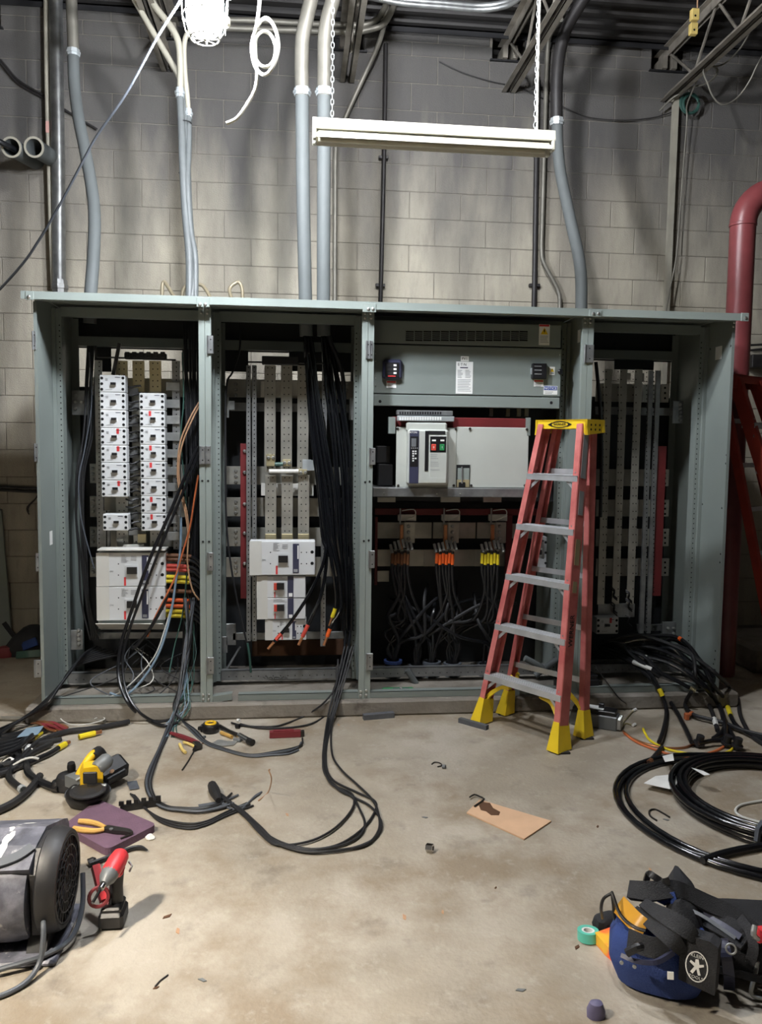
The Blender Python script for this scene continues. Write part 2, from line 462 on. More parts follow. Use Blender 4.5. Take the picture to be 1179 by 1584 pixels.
for x, lab in zip(JX, jl):
    t = thing('bar_joist', lab, 'joist', (x, WY, 4.3), 'steel roof joists')
    for s in (-1, 1):
        MB().bb(x+s*.014, x+s*.06, -8.5, WY+.12, 4.722, 4.728).bb(x+s*.014, x+s*.020, -8.5, WY+.12, 4.66, 4.728).build('top_chord', 'joist_steel', t)
        MB().bb(x+s*.012, x+s*.055, -8.5, WY-.012, 4.325, 4.331).bb(x+s*.012, x+s*.018, -8.5, WY-.012, 4.325, 4.375).build('bottom_chord', 'joist_steel', t)
        MB().bb(x+s*.02, x+s*.058, WY-.05, WY+.15, 4.566, 4.66).build('seat', 'joist_steel', t)
    MB().bb(x-.15, x+.15, WY-.02, WY+.15, 4.555, 4.567).build('bearing_plate', 'dark_steel', t)
    yy = WY-.02; up = True
    pts = [(x, WY-.03, 4.69)]
    yy = WY-.45
    while yy > -8:
        pts.append((x, yy, 4.345)); pts.append((x, yy-.3, 4.70)); yy -= .6
    for a, b in zip(pts[:-1], pts[1:]):
        MB().cyl(a, b, .011, 6).build('web_bar', 'joist_steel', t)
# housekeeping pad under the switchboard
struct(MB().rb(-.09, 4.13, -.045, 1.05, 0, .093, .012), 'trim_2', 'pad_concrete')
struct(MB().rb(4.62, 5.1, .62, 1.2, 0, .20, .03), 'trim_3', 'pad_concrete')

# ------------------------------------------------------------------ the switchboard: four bays on the pad
PAD = .093; ZT = PAD + 2.286
XS = [0, .908, 1.819, 3.1095, 4.011]
YF = .30                                   # the perforated frame stands this far behind the front edge
bl = ['open grey switchboard bay at the left end, full of white breakers', 'open grey switchboard bay with bare bus bars and thick black cables',
      'grey switchboard bay holding the main breaker behind a vented panel', 'open grey switchboard bay at the right end behind the ladder']
BAY = [thing('switchboard_bay', bl[i], 'switchboard', ((XS[i]+XS[i+1])/2, .35, PAD), 'switchboard bays') for i in range(4)]
def pbox(b, name, r, Y, d, m, c=0):
    """plate or block: photo rectangle r standing at depth Y, d thick, a part of b"""
    x0, x1, z0, z1 = rect(*r, Y); mb = MB()
    mb.rb(x0, x1, Y, Y+d, z0, z1, c) if c else mb.bb(x0, x1, Y, Y+d, z0, z1)
    return mb.build(name, m, b)
def pholes(b, pts, Y, r=.0035, name='hole', m='hole'):
    return MB().discs([P(x, y, Y-.0012) for x, y in pts], r).build(name, m, b)
def pbolts(b, pts, Y, r=.006, d=.008, m='screw', name='bolt'):
    for x, y in pts:
        p = P(x, y, Y); MB().lathe(p, (0, -1, 0), [(0, r), (d*.6, r), (d, r*.55)], 8).build(name, m, b, True)
for i, b in enumerate(BAY):
    xl, xr = XS[i]+.001, XS[i+1]-.001
    for s, x in ((1, xl), (-1, xr)):
        end = (i == 0 and s == 1) or (i == 3 and s == -1)
        mb = MB().bb(x, x+s*.003, 0, .74, PAD, ZT-.006)
        if end: mb.bb(x-s*.006, x+s*.012, -.004, 0, PAD, ZT-.045)
        mb.build('side_panel', 'cabinet_paint', b)
        if not end:
            mb = MB().bb(x, x+s*.033, -.003, 0, PAD, ZT-.045).bb(x+s*.030, x+s*.033, 0, .022, PAD, ZT-.045)
            mb.build('front_post', 'cabinet_edge', b)
        # perforated upright of the frame
        u = MB().bb(x+s*.004, x+s*.054, YF, YF+.003, PAD+.03, ZT-.03).bb(x+s*.051, x+s*.054, YF+.003, YF+.07, PAD+.03, ZT-.03).bb(x+s*.004, x+s*.024, YF-.02, YF, PAD+.03, ZT-.03).build('upright', 'cabinet_paint', b)
        pts = [(x+s*.043, YF-.001, PAD+.08+.032*k) for k in range(66)]
        MB().discs(pts, .0042).build('perforations', 'hole', u)
        MB().bb(x+s*.003, x+s*.05, .68, .683, PAD, ZT-.03).build('rear_upright', 'cabinet_paint', b)
    exl, exr = (.05 if i == 0 else 0), (.05 if i == 3 else 0)
    mb = MB().bb(xl-exl, xr+exr, -.06, .76, ZT-.003, ZT).bb(xl-exl, xr+exr, -.063, -.06, ZT-.042, ZT).bb(xl+.01, xr-.01, -.06, -.02, ZT-.042, ZT-.039).bb(xl+.03, xr-.03, .05, .053, ZT-.035, ZT-.003)
    mb.build('top_cover', 'cabinet_edge', b)
    MB().bb(xl+.05, xr-.05, YF, YF+.003, ZT-.07, ZT-.02).bb(xl+.05, xr-.05, YF, YF+.05, ZT-.073, ZT-.07).build('header_rail', 'cabinet_paint', b)
    MB().bb(xl+.05, xr-.05, .66, .70, ZT-.2, ZT-.14).build('rear_rail', 'cabinet_paint', b)
    # galvanised inner foot rail and painted front sill
    z0 = PAD+.035
    r_ = MB().bb(xl+.05, xr-.05, YF, YF+.003, z0, z0+.06).bb(xl+.05, xr-.05, YF, YF+.04, z0+.057, z0+.06).build('foot_rail', 'galv', b)
    MB().discs([(xl+.1+.045*k, YF-.001, z0+.022) for k in range(int((xr-xl-.2)/.045)+1)], .0035).build('foot_rail_holes', 'hole', r_)
    if i == 1:
        a = P(359, 1080, 0).x
        MB().bb(a+.035, xr-.034, 0, .003, PAD+.002, PAD+.04).bb(a+.035, xr-.034, 0, .05, PAD+.037, PAD+.04).build('sill', 'cabinet_paint', b)
        mb = MB().beam((xl+.034, 0, PAD+.014), (a, 0, PAD+.028), .003, .036).beam((xl+.034, .025, PAD+.031), (a, .025, PAD+.045), .05, .003)
        o = mb.build('bent_sill', 'cabinet_paint', b); o['label'] = 'short bent piece of sill'
    else:
        MB().bb(xl+.034*(i > 0), xr-.034*(i < 3), 0, .003, PAD+.002, PAD+.04).bb(xl+.034*(i > 0), xr-.034*(i < 3), 0, .05, PAD+.037, PAD+.04).build('sill', 'cabinet_paint', b)
    # rear sheet, open along the top
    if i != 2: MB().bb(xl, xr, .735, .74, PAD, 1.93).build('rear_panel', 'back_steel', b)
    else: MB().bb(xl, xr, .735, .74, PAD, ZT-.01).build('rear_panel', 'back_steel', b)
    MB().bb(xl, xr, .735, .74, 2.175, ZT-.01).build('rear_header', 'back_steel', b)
for bi, r in ((0, (148, 515, 172, 575)), (1, (347, 520, 384, 575)), (1, (447, 520, 548, 575)), (3, (951, 530, 1012, 572)), (0, (282, 515, 312, 575))):
    pbox(BAY[bi], 'rear_strip', r, .72, .003, 'back_steel')
pholes(BAY[0], [(171, 525+5*k) for k in range(9)], .72, .004)
pholes(BAY[3], [(952, 540+5*k) for k in range(6)], .72, .004)
# splice plates, end brackets, bolts, hinges
for bi, r, bolts in ((0, (39, 450, 52, 464), [(44.5, 459)]), (0, (304, 460, 324, 475), [(309.5, 471), (317.5, 471)]), (1, (561, 469, 582, 483), [(570, 478), (577, 478)]),
                     (2, (912, 479, 931, 490), [(918, 485), (926, 485)]), (3, (1147, 484, 1159, 497), [(1153.5, 491.5)])):
    pbox(BAY[bi], 'splice_plate', r, -.068, .005, 'cabinet_edge', .002); pbolts(BAY[bi], bolts, -.068, .009, .007)
for bi, pts in ((0, [(311.5, 477), (311.5, 484), (314.5, 1075), (314.5, 1082)]), (1, [(321, 477.5), (321, 484.5), (323, 1075), (323, 1082), (565, 485), (565, 492), (558, 1069.5), (558, 1075.5)]),
                (2, [(573.5, 485), (574, 492), (566.5, 1068), (566.5, 1075), (905.5, 492), (905.5, 498.5)]), (3, [(913.5, 492), (913.5, 499), (1136, 499), (1135, 505)])):
    pbolts(BAY[bi], pts, -.004, .008, .008)
for bi, rs in ((0, [(49, 512, 55, 541), (52, 686, 58, 714), (54.5, 856, 60, 884), (52, 1021, 64, 1048)]),
               (0, [(308, 690, 317, 718)]), (1, [(320, 519, 330, 547), (317, 690, 326, 718), (320, 855, 330, 883), (319, 1017, 331, 1043), (566, 527, 572, 555)]),
               (2, [(571, 527, 577, 555), (571, 693, 581, 719), (570, 852, 580, 879), (566, 1011, 577, 1037), (904, 533, 919, 561)])):
    for r in rs:
        h = pbox(BAY[bi], 'hinge', r, -.013, .010, 'galv', .002)
        xm = (r[0]+r[2])/2+1
        pholes(h, [(xm, r[1]+6), (xm, r[3]-6)], -.013, .004)
        x = P(r[0]+1.5, r[1], -.014).x; z1 = P(xm, r[1], -.014).z; z0 = P(xm, r[3], -.014).z
        MB().cyl((x, -.014, z0), (x, -.014, z1), .005, 6).build('hinge_pin', 'galv', h)
for bi, pts in ((0, [(313, 744), (314, 838)]), (1, [(322, 744), (323.5, 838), (565, 746), (563, 837)]), (2, [(572, 745), (570.5, 836)])):
    pholes(BAY[bi], pts, -.004, .007)
for bi, X, pts in ((3, XS[4]-.004, [(1131, 535), (1133, 546), (1132, 559), (1124, 704), (1123, 717), (1117, 786), (1115, 857), (1114, 870), (1107, 1007), (1106, 1020), (1104, 1027), (1087, 780), (1099, 540)]),):
    mb = MB()
    for px, py in pts:
        d = ray(px, py); q = CAM + d*((X-CAM.x)/d.x); mb.discs([(X-.0008, q.y, q.z)], .0065, 8, (-1, 0, 0))
    mb.build('panel_holes', 'hole', BAY[bi])
def sidelabel(bi, X, px, py, w, h):
    d = ray(px, py); q = CAM + d*((X-CAM.x)/d.x); s = -1 if X > CAM.x else 1
    MB().bb(X, X+s*.001, q.y-w/2, q.y+w/2, q.z-h/2, q.z+h/2).build('sticker', 'label_white', BAY[bi])
sidelabel(3, XS[4]-.005, 1112, 546, .075, .08); sidelabel(0, XS[0]+.005, 79, 832, .05, .08); sidelabel(2, XS[3]-.005, 896, 520, .045, .075)

# ------------------------------------------------------------------ bus work
def bar(bi, r, Y, m='bus_tin', d=.008, name='bus_bar', rows=0, cols=2, gap=10.5, bolts=()):
    o = pbox(BAY[bi], name, r, Y, d, m, .0015)
    if rows:
        w = r[2]-r[0]; pts = []
        for k in range(rows):
            for c in range(cols):
                pts.append((r[0]+w*(.3+.4*c/(max(1, cols-1))), r[1]+4+gap*k))
        pholes(o, [p for p in pts if p[1] < r[3]-2], Y, .0042)
    for x, y in bolts:
        q = P(x, y, Y); MB().lathe(q, (0, -1, 0), [(0, .012), (.006, .012), (.012, .007)], 6).build('bolt', 'screw', o)
    return o
def strip(bi, r, Y, n=40, m='galv', cols=1):
    o = pbox(BAY[bi], 'mounting_channel', r, Y, .02, m, .002)
    st = (r[3]-r[1])/n
    pholes(o, [(r[0]+(r[2]-r[0])*(c+1)/(cols+1), r[1]+st*(k+.5)) for k in range(n) for c in range(cols)], Y, .0042)
# bay 1
for r in ((148, 557, 159, 850), (267, 558, 279, 850), (160, 790, 170, 850)): strip(0, r, .40, 44)
for k, x in enumerate((179, 205, 231)):
    bar(0, (x, 558, x+18.5, 606), .43, 'bus_cu', rows=5, gap=9); bar(0, (x, 606, x+18.5, 862), .435, 'bus_tin', rows=20, gap=12)
pbox(BAY[0], 'connector_block', (192, 546, 257, 556), .40, .04, 'black_plastic', .004)
for k in range(6): pbox(BAY[0], 'connector_cap', (193+11*k, 544, 200+11*k, 553), .39, .02, 'black_plastic', .003)
MB().beam(P(185, 531, .38), P(175, 580, .38), .014, .02).build('black_strap', 'black_plastic', BAY[0])
MB().cyl(P(150, 552, .42), P(272, 557, .42), .006, 6).build('tie_rod', 'dark_steel', BAY[0])
for k, y in enumerate((591, 618, 643, 669, 695, 722, 747, 771, 797, 823)):
    bar(0, (257, y, 278, y+13), .385, 'galv_bright', .004, 'bus_strap')
for y0, y1 in ((585, 613), (718, 748), (768, 800), (815, 846), (862, 892)):
    bar(0, (139, y0, 306, y1), .60, 'bus_tin', .01, 'horizontal_bus', bolts=[(144, y0+7), (144, y0+15), (144, y0+23), (296, y0+8), (296, y0+20)])
bar(0, (111, 604, 137, 642), .50, 'galv', .01, 'corner_bracket', bolts=[(117, 612), (117, 622), (117, 632), (127, 622)])
bar(0, (284, 620, 308, 633), .5, 'galv', .006, 'support_rail'); bar(0, (109, 975, 128, 1005), .36, 'galv', .01, 'corner_bracket', bolts=[(122, 975+7*k) for k in range(4)])
bar(0, (140, 978, 300, 988), .45, 'galv', .02, 'support_rail')
for k in range(20):
    y = 598+11.6*k; q = random.uniform(-2, 2)
    MB().tube([P(195, y, .36), P(203, y+q+2, .34), P(210, y+q, .35), P(218, y+random.uniform(-2, 3), .36)], .0062, 6, True, 3).build('jumper', 'cable_matte' if k % 3 else 'black_plastic', BAY[0], True)
for k in range(10):
    bar(0, (199, 600+24*k, 214, 612+24*k), .40, 'galv', .01, 'bus_clip')
bar(0, (190, 843, 222, 848), .36, 'insulator_white', .03, 'insulator'); bar(0, (213, 826, 226, 840), .38, 'bus_cu', .02, 'lug')
MB().cyl(P(181, 836, .38), P(191, 836, .38), .012, 8).build('lug', 'galv_bright', BAY[0])
# bay 2
for r in ((381, 565, 388, 992), (390, 565, 397, 992), (497, 565, 505, 1000)): strip(1, r, .41, 62)
for k, x in enumerate((409, 434.5, 460)):
    bar(1, (x, 565, x+17.5, 730), .44, 'bus_tin' if k != 1 else 'bus_tin', rows=16, gap=10.3); bar(1, (x+1, 735, x+18.5, 838), .435, 'bus_tin', rows=10, gap=10.3)
    pbox(BAY[1], 'bus_foot', (x+1, 826, x+18.5, 838), .425, .02, 'bus_cu', .003)
pbox(BAY[1], 'connector_block', (405, 551, 462, 564), .40, .05, 'black_plastic', .004)
MB().cyl(P(384, 560, .42), P(500, 562, .42), .006, 6).build('tie_rod', 'dark_steel', BAY[1])
for y0, y1 in ((588, 616), (722, 750), (770, 799), (816, 845), (862, 892)):
    bar(1, (350, y0, 548, y1), .60, 'bus_tin', .01, 'horizontal_bus', bolts=[(365, y0+6), (365, y0+14.5), (365, y0+23), (536, y0+7), (536, y0+16)])
bar(1, (350, 624, 548, 637), .52, 'galv', .02, 'support_rail')
for r in ((348, 610, 354, 646), (354, 620, 363, 634), (540, 615, 548, 650)): bar(1, r, .45, 'galv_bright', .01, 'corner_bracket')
for r in ((403, 590, 435, 614), (452, 588, 462, 614), (404, 748, 485, 767)): bar(1, r, .50, 'insulator_white', .04, 'insulator')
o = bar(1, (372, 686, 381, 926), .44, 'insulator_red', .03, 'barrier_strip', bolts=[(378.5, 698), (378.5, 731), (378.5, 780), (378.5, 825), (378.5, 872)])
for r in ((412, 703, 425, 721), (437, 711, 450, 721), (462, 726, 475, 734)): bar(1, r, .41, 'bus_cu', .03, 'lug', bolts=[((r[0]+r[2])/2-3, r[1]+5), ((r[0]+r[2])/2+4, r[1]+5)])
MB().cyl(P(416, 729, .40), P(462, 729, .40), .013, 10).build('fuse_tube', 'insulator_white', BAY[1]); MB().cyl(P(425, 718, .40), P(438, 718, .40), .012, 8).build('fuse_tube', 'wire_green', BAY[1])
for r in ((468, 711, 482, 728), (482, 712, 492, 728)): bar(1, r, .42, 'fitting', .02, 'terminal_clip')
for r in ((350, 965, 365, 998), (360, 978, 546, 989), (340, 985, 352, 1010)): bar(1, r, .50, 'galv', .02, 'support_rail')
MB().cyl(P(348, 1040, .45), P(372, 1000, .5), .008, 6).build('brace_rod', 'galv', BAY[1])
bar(1, (390, 990, 540, 1014), .62, 'stain_brown', .02, 'wooden_batten')
mb = MB(); x = 407
for k in range(9):
    q = [(x+rr*1.0+random.uniform(-1, 1), 1048+random.uniform(-2.4, 2.4), YF-.002) for rr in (0, 1.2, 2.4, 3.4)]
    mb.tube([P(*p) for p in q], .0013, 4, True, 3); x += 4.2
mb.build('marker_scrawl', 'black_plastic', BAY[1])
# bay 4
for k, x in enumerate((930, 953, 976)):
    bar(3, (x, 571, x+11.5, 935), .44, 'bus_tin', rows=30, gap=12)
for r in ((997, 573, 1004, 980), (1008, 573, 1015, 980)): strip(3, r, .42, 60)
for y0, y1 in ((594, 622), (726, 752), (773, 799), (818, 845), (864, 891)):
    bar(3, (922, y0, 1035, y1), .60, 'bus_tin', .01, 'horizontal_bus', bolts=[]); bar(3, (1023, y0, 1035, y1), .585, 'insulator_white', .006, 'end_plate')
    pholes(BAY[3], [(1029, y0+6), (1029, y0+14), (1029, y0+22)], .585, .008)
    bar(3, (989, y0, 996, y1), .55, 'insulator_white', .02, 'insulator')
bar(3, (922, 630, 1040, 642), .52, 'galv', .02, 'support_rail'); bar(3, (1041, 620, 1057, 655), .45, 'galv', .01, 'corner_bracket', bolts=[(1052, 626+6*k) for k in range(5)])
bar(3, (1013, 690, 1027, 922), .44, 'insulator_red', .03, 'barrier_strip')
for r in ((968, 577, 976, 588), (988, 577, 997, 590)): bar(3, r, .50, 'insulator_white', .03, 'insulator')
bar(3, (925, 934, 982, 955), .44, 'galv', .02, 'support_rail'); bar(3, (985, 966, 1030, 976), .5, 'galv', .02, 'support_rail'); bar(3, (1025, 962, 1046, 985), .42, 'galv', .01, 'corner_bracket', bolts=[(1033, 972), (1042, 972), (1042, 980)])
for k in range(9):
    y = 912+random.uniform(-4, 40); x = random.choice((945, 968))
    MB().tube([P(x, y, .42), P(x+6, y+5, .40), P(x+4, y+12, .42), P(x+10, y+18, .42)], .005, 5, True, 3).build('jumper', 'cable_matte', BAY[3])

# ------------------------------------------------------------------ bay 3: vented panel, door, main breaker shelf
b = BAY[2]; YP = .16
o = pbox(b, 'vent_panel', (578, 499, 868, 534), YP, .02, 'cabinet_paint', .002)
for k in range(14):
    x = 628+13.55*k
    v = pbox(o, 'vent_opening', (x, 512, x+12.2, 527.5), YP-.0015, .002, 'hole')
    for j in range(4): pbox(o, 'louver_bar', (x, 514.4+3.1*j, x+12.2, 515.5+3.1*j), YP-.004, .003, 'cabinet_paint')
door = pbox(b, 'panel_door', (578, 536, 868, 611), YP, .025, 'cabinet_paint', .003)
pbox(b, 'panel_rail', (578, 612.5, 866, 630), YP-.004, .03, 'cabinet_paint', .003)
pholes(b, [(588, 621), (853, 623)], YP-.004, .01)
MB().lathe(P(867, 575, YP), (0, -1, 0), [(0, .017), (.006, .017), (.012, .011)], 12).build('latch_knob', 'black_plastic', b, True)
pbolts(b, [(581, 547), (581, 559), (581, 585), (581, 597), (866, 549)], YP, .004, .004)
# round-cornered meter
x0, x1, z0, z1 = rect(591.5, 556.5, 622, 587.5, YP); mtr = MB().rb(x0, x1, YP-.03, YP, z0, z1, .018).build('meter', 'print_navy', b)
x0, x1, z0, z1 = rect(596, 561, 617.5, 583, YP-.03); MB().rb(x0, x1, YP-.036, YP-.03, z0, z1, .006).build('meter_face', 'black_plastic', mtr)
for k, y in enumerate((563.5, 569.5, 575.5)): pbox(mtr, 'meter_display', (599, y, 613, y+4), YP-.037, .002, 'dark_steel'); pbox(mtr, 'meter_digit', (609, y, 613.5, y+3), YP-.038, .002, 'label_white')
pbox(mtr, 'meter_stripe', (600, 581, 612, 582.6), YP-.037, .002, 'print_red')
# red-capped control relay and stickers
rel = pbox(b, 'relay', (824, 562, 846, 586), YP-.03, .03, 'black_plastic', .003); pbox(rel, 'relay_tab', (822, 569, 825, 579), YP-.02, .02, 'fitting')
for k in range(3): pbox(rel, 'relay_print', (827, 566+6*k, 838, 567+6*k), YP-.0312, .001, 'print_grey')
def sticker(r, head=None, text=None, tsize=.012, body='label_white', lines=0, hh=4.5):
    s = pbox(b, 'sticker', r, YP-.002, .002, body)
    if head: pbox(s, 'sticker_head', (r[0]+.6, r[1]+.6, r[2]-.6, r[1]+hh), YP-.003, .001, head)
    if text: textpart('sticker_text', text, tsize, P((r[0]+r[2])/2, r[1]+hh/2+.5, YP-.0035), 'label_white', s)
    y = r[1]+(hh if head else 1)+2.2
    for k in range(lines):
        pbox(s, 'print_line', (r[0]+2.5, y, r[2]-2.5-random.uniform(0, (r[2]-r[0])*.3), y+.8), YP-.003, .001, 'print_grey'); y += 2.3
    return s
sticker((598, 589, 613, 600), 'print_red', None, lines=3, hh=3); sticker((826, 587.5, 841, 598), 'print_red', None, lines=3, hh=3)
sticker((841, 597, 862.5, 610.5), 'print_blue', 'NOTICE', .021, lines=2, hh=6.5)
s = sticker((834, 501.5, 850.5, 534), 'print_red', None, lines=0, hh=3.5)
def triangle(par, cx, cy, w, Y, m='print_yellow'):
    p = P(cx, cy, Y); k = (P(cx+1, cy, Y)-p).length; h = w*k/2
    MB().prism([(-h, -h*.8), (h, -h*.8), (0, h*.95)], p, (1, 0, 0), (0, 0, 1), (0, -.0008, 0)).build('warning_triangle', m, par)
    MB().prism([(-.1*h, .5*h), (.25*h, .5*h), (.05*h, .05*h), (.25*h, .05*h), (-.15*h, -.65*h), (0, -.1*h), (-.25*h, -.1*h)], p+V(0, -.0009, 0), (1, 0, 0), (0, 0, 1), (0, -.0006, 0)).build('flash_symbol', 'black_plastic', par)
triangle(s, 842.3, 512.5, 11.5, YP-.003)
for k in range(5): pbox(s, 'print_line', (836, 519.5+2.4*k, 846+random.uniform(0, 3), 520.4+2.4*k), YP-.003, .001, 'print_grey')
s = sticker((850.5, 567.5, 858.5, 580)); triangle(s, 854.5, 572.5, 5.5, YP-.003); pbox(s, 'print_line', (852, 576.5, 857, 578.5), YP-.003, .001, 'print_grey')
s = sticker((713, 551, 725.5, 559)); textpart('sticker_text', 'PV1', .022, P(719, 555, YP-.003), 'black_plastic', s)
s = sticker((705.5, 559.5, 731.5, 609)); textpart('sticker_text', 'E\u00b7T\u00b7N', .022, P(715, 564, YP-.003), 'black_plastic', s, fit=.05); pbox(s, 'print_line', (712, 568, 724, 569.6), YP-.003, .001, 'print_navy')
for k in range(6):
    for x in (708, 720): pbox(s, 'print_line', (x, 572.5+2.2*k, x+random.uniform(5, 9), 573.3+2.2*k), YP-.003, .001, 'print_grey')
for k in range(8): pbox(s, 'print_line', (708, 587+2.5*k, 725+random.uniform(0, 4), 587.8+2.5*k), YP-.003, .001, 'print_grey')
# main breaker shelf and cradle
YS = .10
sh = pbox(b, 'breaker_shelf', (577, 755, 832, 769), YS, .4, 'galv', .003)
pbolts(sh, [(594, 763), (676, 764), (712, 764)], YS, .004, .004)
pbox(b, 'rear_bulkhead', (580, 632, 868, 775), .48, .01, 'back_steel')
for r in ((601, 645, 612, 671), (816, 646, 821, 674)): pbox(b, 'cradle_ear', r, YS+.02, .05, 'cabinet_paint', .002)
pbox(b, 'barrier_bar', (607, 646, 816, 662), YS+.06, .03, 'insulator_red', .003)
for x in (757, 783, 800, 812): pbox(b, 'stud', (x, 632, x+6, 644), .3, .02, 'galv')
tb = pbox(b, 'terminal_block', (615, 643.5, 703, 651.5), YS-.01, .04, 'fitting', .003); tb2 = pbox(b, 'terminal_block', (614, 635, 701, 642), YS+.02, .04, 'galv', .003)
for k in range(17): pbox(tb, 'terminal', (618+3.9*k, 645, 620.6+3.9*k, 650), YS-.013, .004, 'label_white'); pbox(tb2, 'terminal', (618+3.9*k, 637, 620.4+3.9*k, 641), YS+.017, .004, 'dark_steel')
brk = thing('main_breaker', 'large grey drawout main breaker with red and green buttons on a shelf', 'circuit breaker', P(660, 755, YS+.1))
pbox(brk, 'mounting_plate', (613, 661, 706, 754.5), YS+.02, .012, 'breaker_grey', .003)
pbox(brk, 'cover_plate', (706, 661, 817.5, 754.5), YS+.022, .012, 'breaker_grey', .003)
pbolts(brk, [(615, 663), (705, 663), (616, 751), (702, 751), (727, 663), (729, 751), (815, 664), (812, 751)], YS+.018, .008, .006, 'tool_steel')
pbox(brk, 'breaker_housing', (629, 653, 692, 668), YS-.01, .05, 'breaker_grey', .01)
fc = pbox(brk, 'breaker_front', (631, 664, 694, 750), YS-.04, .08, 'breaker_grey', .012)
YB2 = YS-.041
trip = pbox(brk, 'trip_unit', (633.5, 666, 648, 748), YB2-.003, .006, 'print_navy', .002)
textpart('breaker_text', 'EATON', .016, P(638.5, 669, YB2-.0045), 'label_white', trip)
pbox(trip, 'trip_screen', (636.5, 678, 644, 691), YB2-.005, .003, 'tool_grey'); pbox(trip, 'trip_frame', (634.5, 675, 647, 722), YB2-.0038, .002, 'black_plastic')
for k, (dx, dy) in enumerate(((0, 0), (3.8, 0), (0, 3.6), (3.8, 3.6), (0, 7.2), (0, 11), (3.8, 11), (0, 14.6))): pbox(trip, 'key', (638+dx, 697+dy, 640.6+dx, 699.2+dy), YB2-.006, .002, 'label_white')
for k in range(4): pbox(trip, 'print_line', (636+3*k, 692.5, 637.6+3*k, 694), YB2-.006, .002, 'print_grey')
pbox(brk, 'charging_slot', (657.5, 666.5, 663, 728.5), YB2-.002, .004, 'black_plastic'); pbox(brk, 'counter_window', (663, 666.5, 689, 672), YB2-.002, .004, 'dark_steel')
cov = pbox(brk, 'button_cover', (664, 673.5, 692, 747.5), YB2-.012, .012, 'breaker_grey', .005)
YC = YB2-.013
pbox(cov, 'button_panel', (665.5, 675, 690.5, 700), YC, .003, 'black_plastic', .001)
for r in ((668.5, 680, 674.5, 682.6), (681.5, 680, 687.5, 682.6)): pbox(cov, 'indicator', r, YC-.001, .002, 'label_white')
for r, m, ch in (((667.5, 687, 675, 697), 'tape_red', '0'), ((680.5, 687, 688, 697), 'green_plastic', 'I')):
    q = pbox(cov, 'push_button', r, YC-.006, .006, m, .003); textpart('button_text', ch, .018, P((r[0]+r[2])/2, (r[1]+r[3])/2, YC-.007), 'label_white', q)
for k in range(9):
    if k not in (3, 7): pbox(cov, 'print_line', (666, 703+2.9*k, 672+random.uniform(2, 10), 703.8+2.9*k), YC, .001, 'print_grey')
pbox(cov, 'spec_plate', (662, 739, 690, 747), YC-.001, .002, 'breaker_grey', .001)
pbox(brk, 'racking_window', (706, 719, 727, 754), YS+.017, .004, 'hole'); pbox(brk, 'racking_plate', (708, 724, 726, 742), YS+.0155, .002, 'cabinet_edge'); pbox(brk, 'racking_base', (707, 742, 726, 753.5), YS+.0155, .002, 'bus_cu')
MB().cyl(P(714.8, 722, YS+.01), P(714.8, 748, YS+.01), .005, 8).build('racking_shaft', 'galv', brk); pbox(brk, 'racking_socket', (710, 746, 720, 754), YS+.008, .01, 'black_plastic', .002)
# bus bars and lugs below the shelf
for r in ((584, 808, 668, 833), (670, 808, 736, 833), (738, 808, 783, 833), (790, 810, 828, 833)): bar(2, r, .56, 'bus_tin', .01, 'horizontal_bus')
for r in ((584, 850, 656, 876), (656, 850, 734, 876), (734, 850, 782, 876), (584, 883, 602, 900)): bar(2, r, .58, 'bus_tin', .01, 'horizontal_bus')
for r in ((584, 769, 612, 777), (682, 769, 712, 777), (748, 769, 776, 777)): bar(2, r, .35, 'bus_tin', .02, 'stab')
bar(2, (580, 787, 832, 797), .5, 'insulator_red', .03, 'barrier_bar'); bar(2, (580, 800, 584, 905), .46, 'insulator_red', .04, 'barrier_strip'); bar(2, (783, 795, 792, 900), .5, 'insulator_red', .03, 'barrier_strip')
for cx, m, tape in ((622, 'galv', 'tape_brown'), (690, 'galv', 'tape_orange'), (763, 'galv', 'tape_yellow')):
    bar(2, (cx-4, 786, cx-1.5, 812), .36, 'galv', .01, 'hanger_rod'); bar(2, (cx-3, 812, cx+2, 850), .34, 'copper', .03, 'riser_bar')
    bar(2, (cx+3, 808, cx+20, 840), .42, 'bus_tin', .01, 'tap_plate', bolts=[(cx+10, 814), (cx+10, 823), (cx+10, 833)]); bar(2, (cx-6, 796, cx+22, 806), .45, 'insulator_white', .03, 'insulator')
    MB().tube([P(cx, 790, .34), P(cx+18, 788, .33), P(cx+20, 797, .33), P(cx+4, 806, .33)], .003, 5, True, 4).build('sense_wire', 'wire_white', b)
    for k in range(6):
        x = cx-16+6.2*k; y = 839+2.2*abs(k-3)+random.uniform(-3, 1)
        MB().cyl(P(x-2, y-3, .33), P(x+1, y+10, .30), .0105, 8).build('lug', 'galv_bright', b, True)

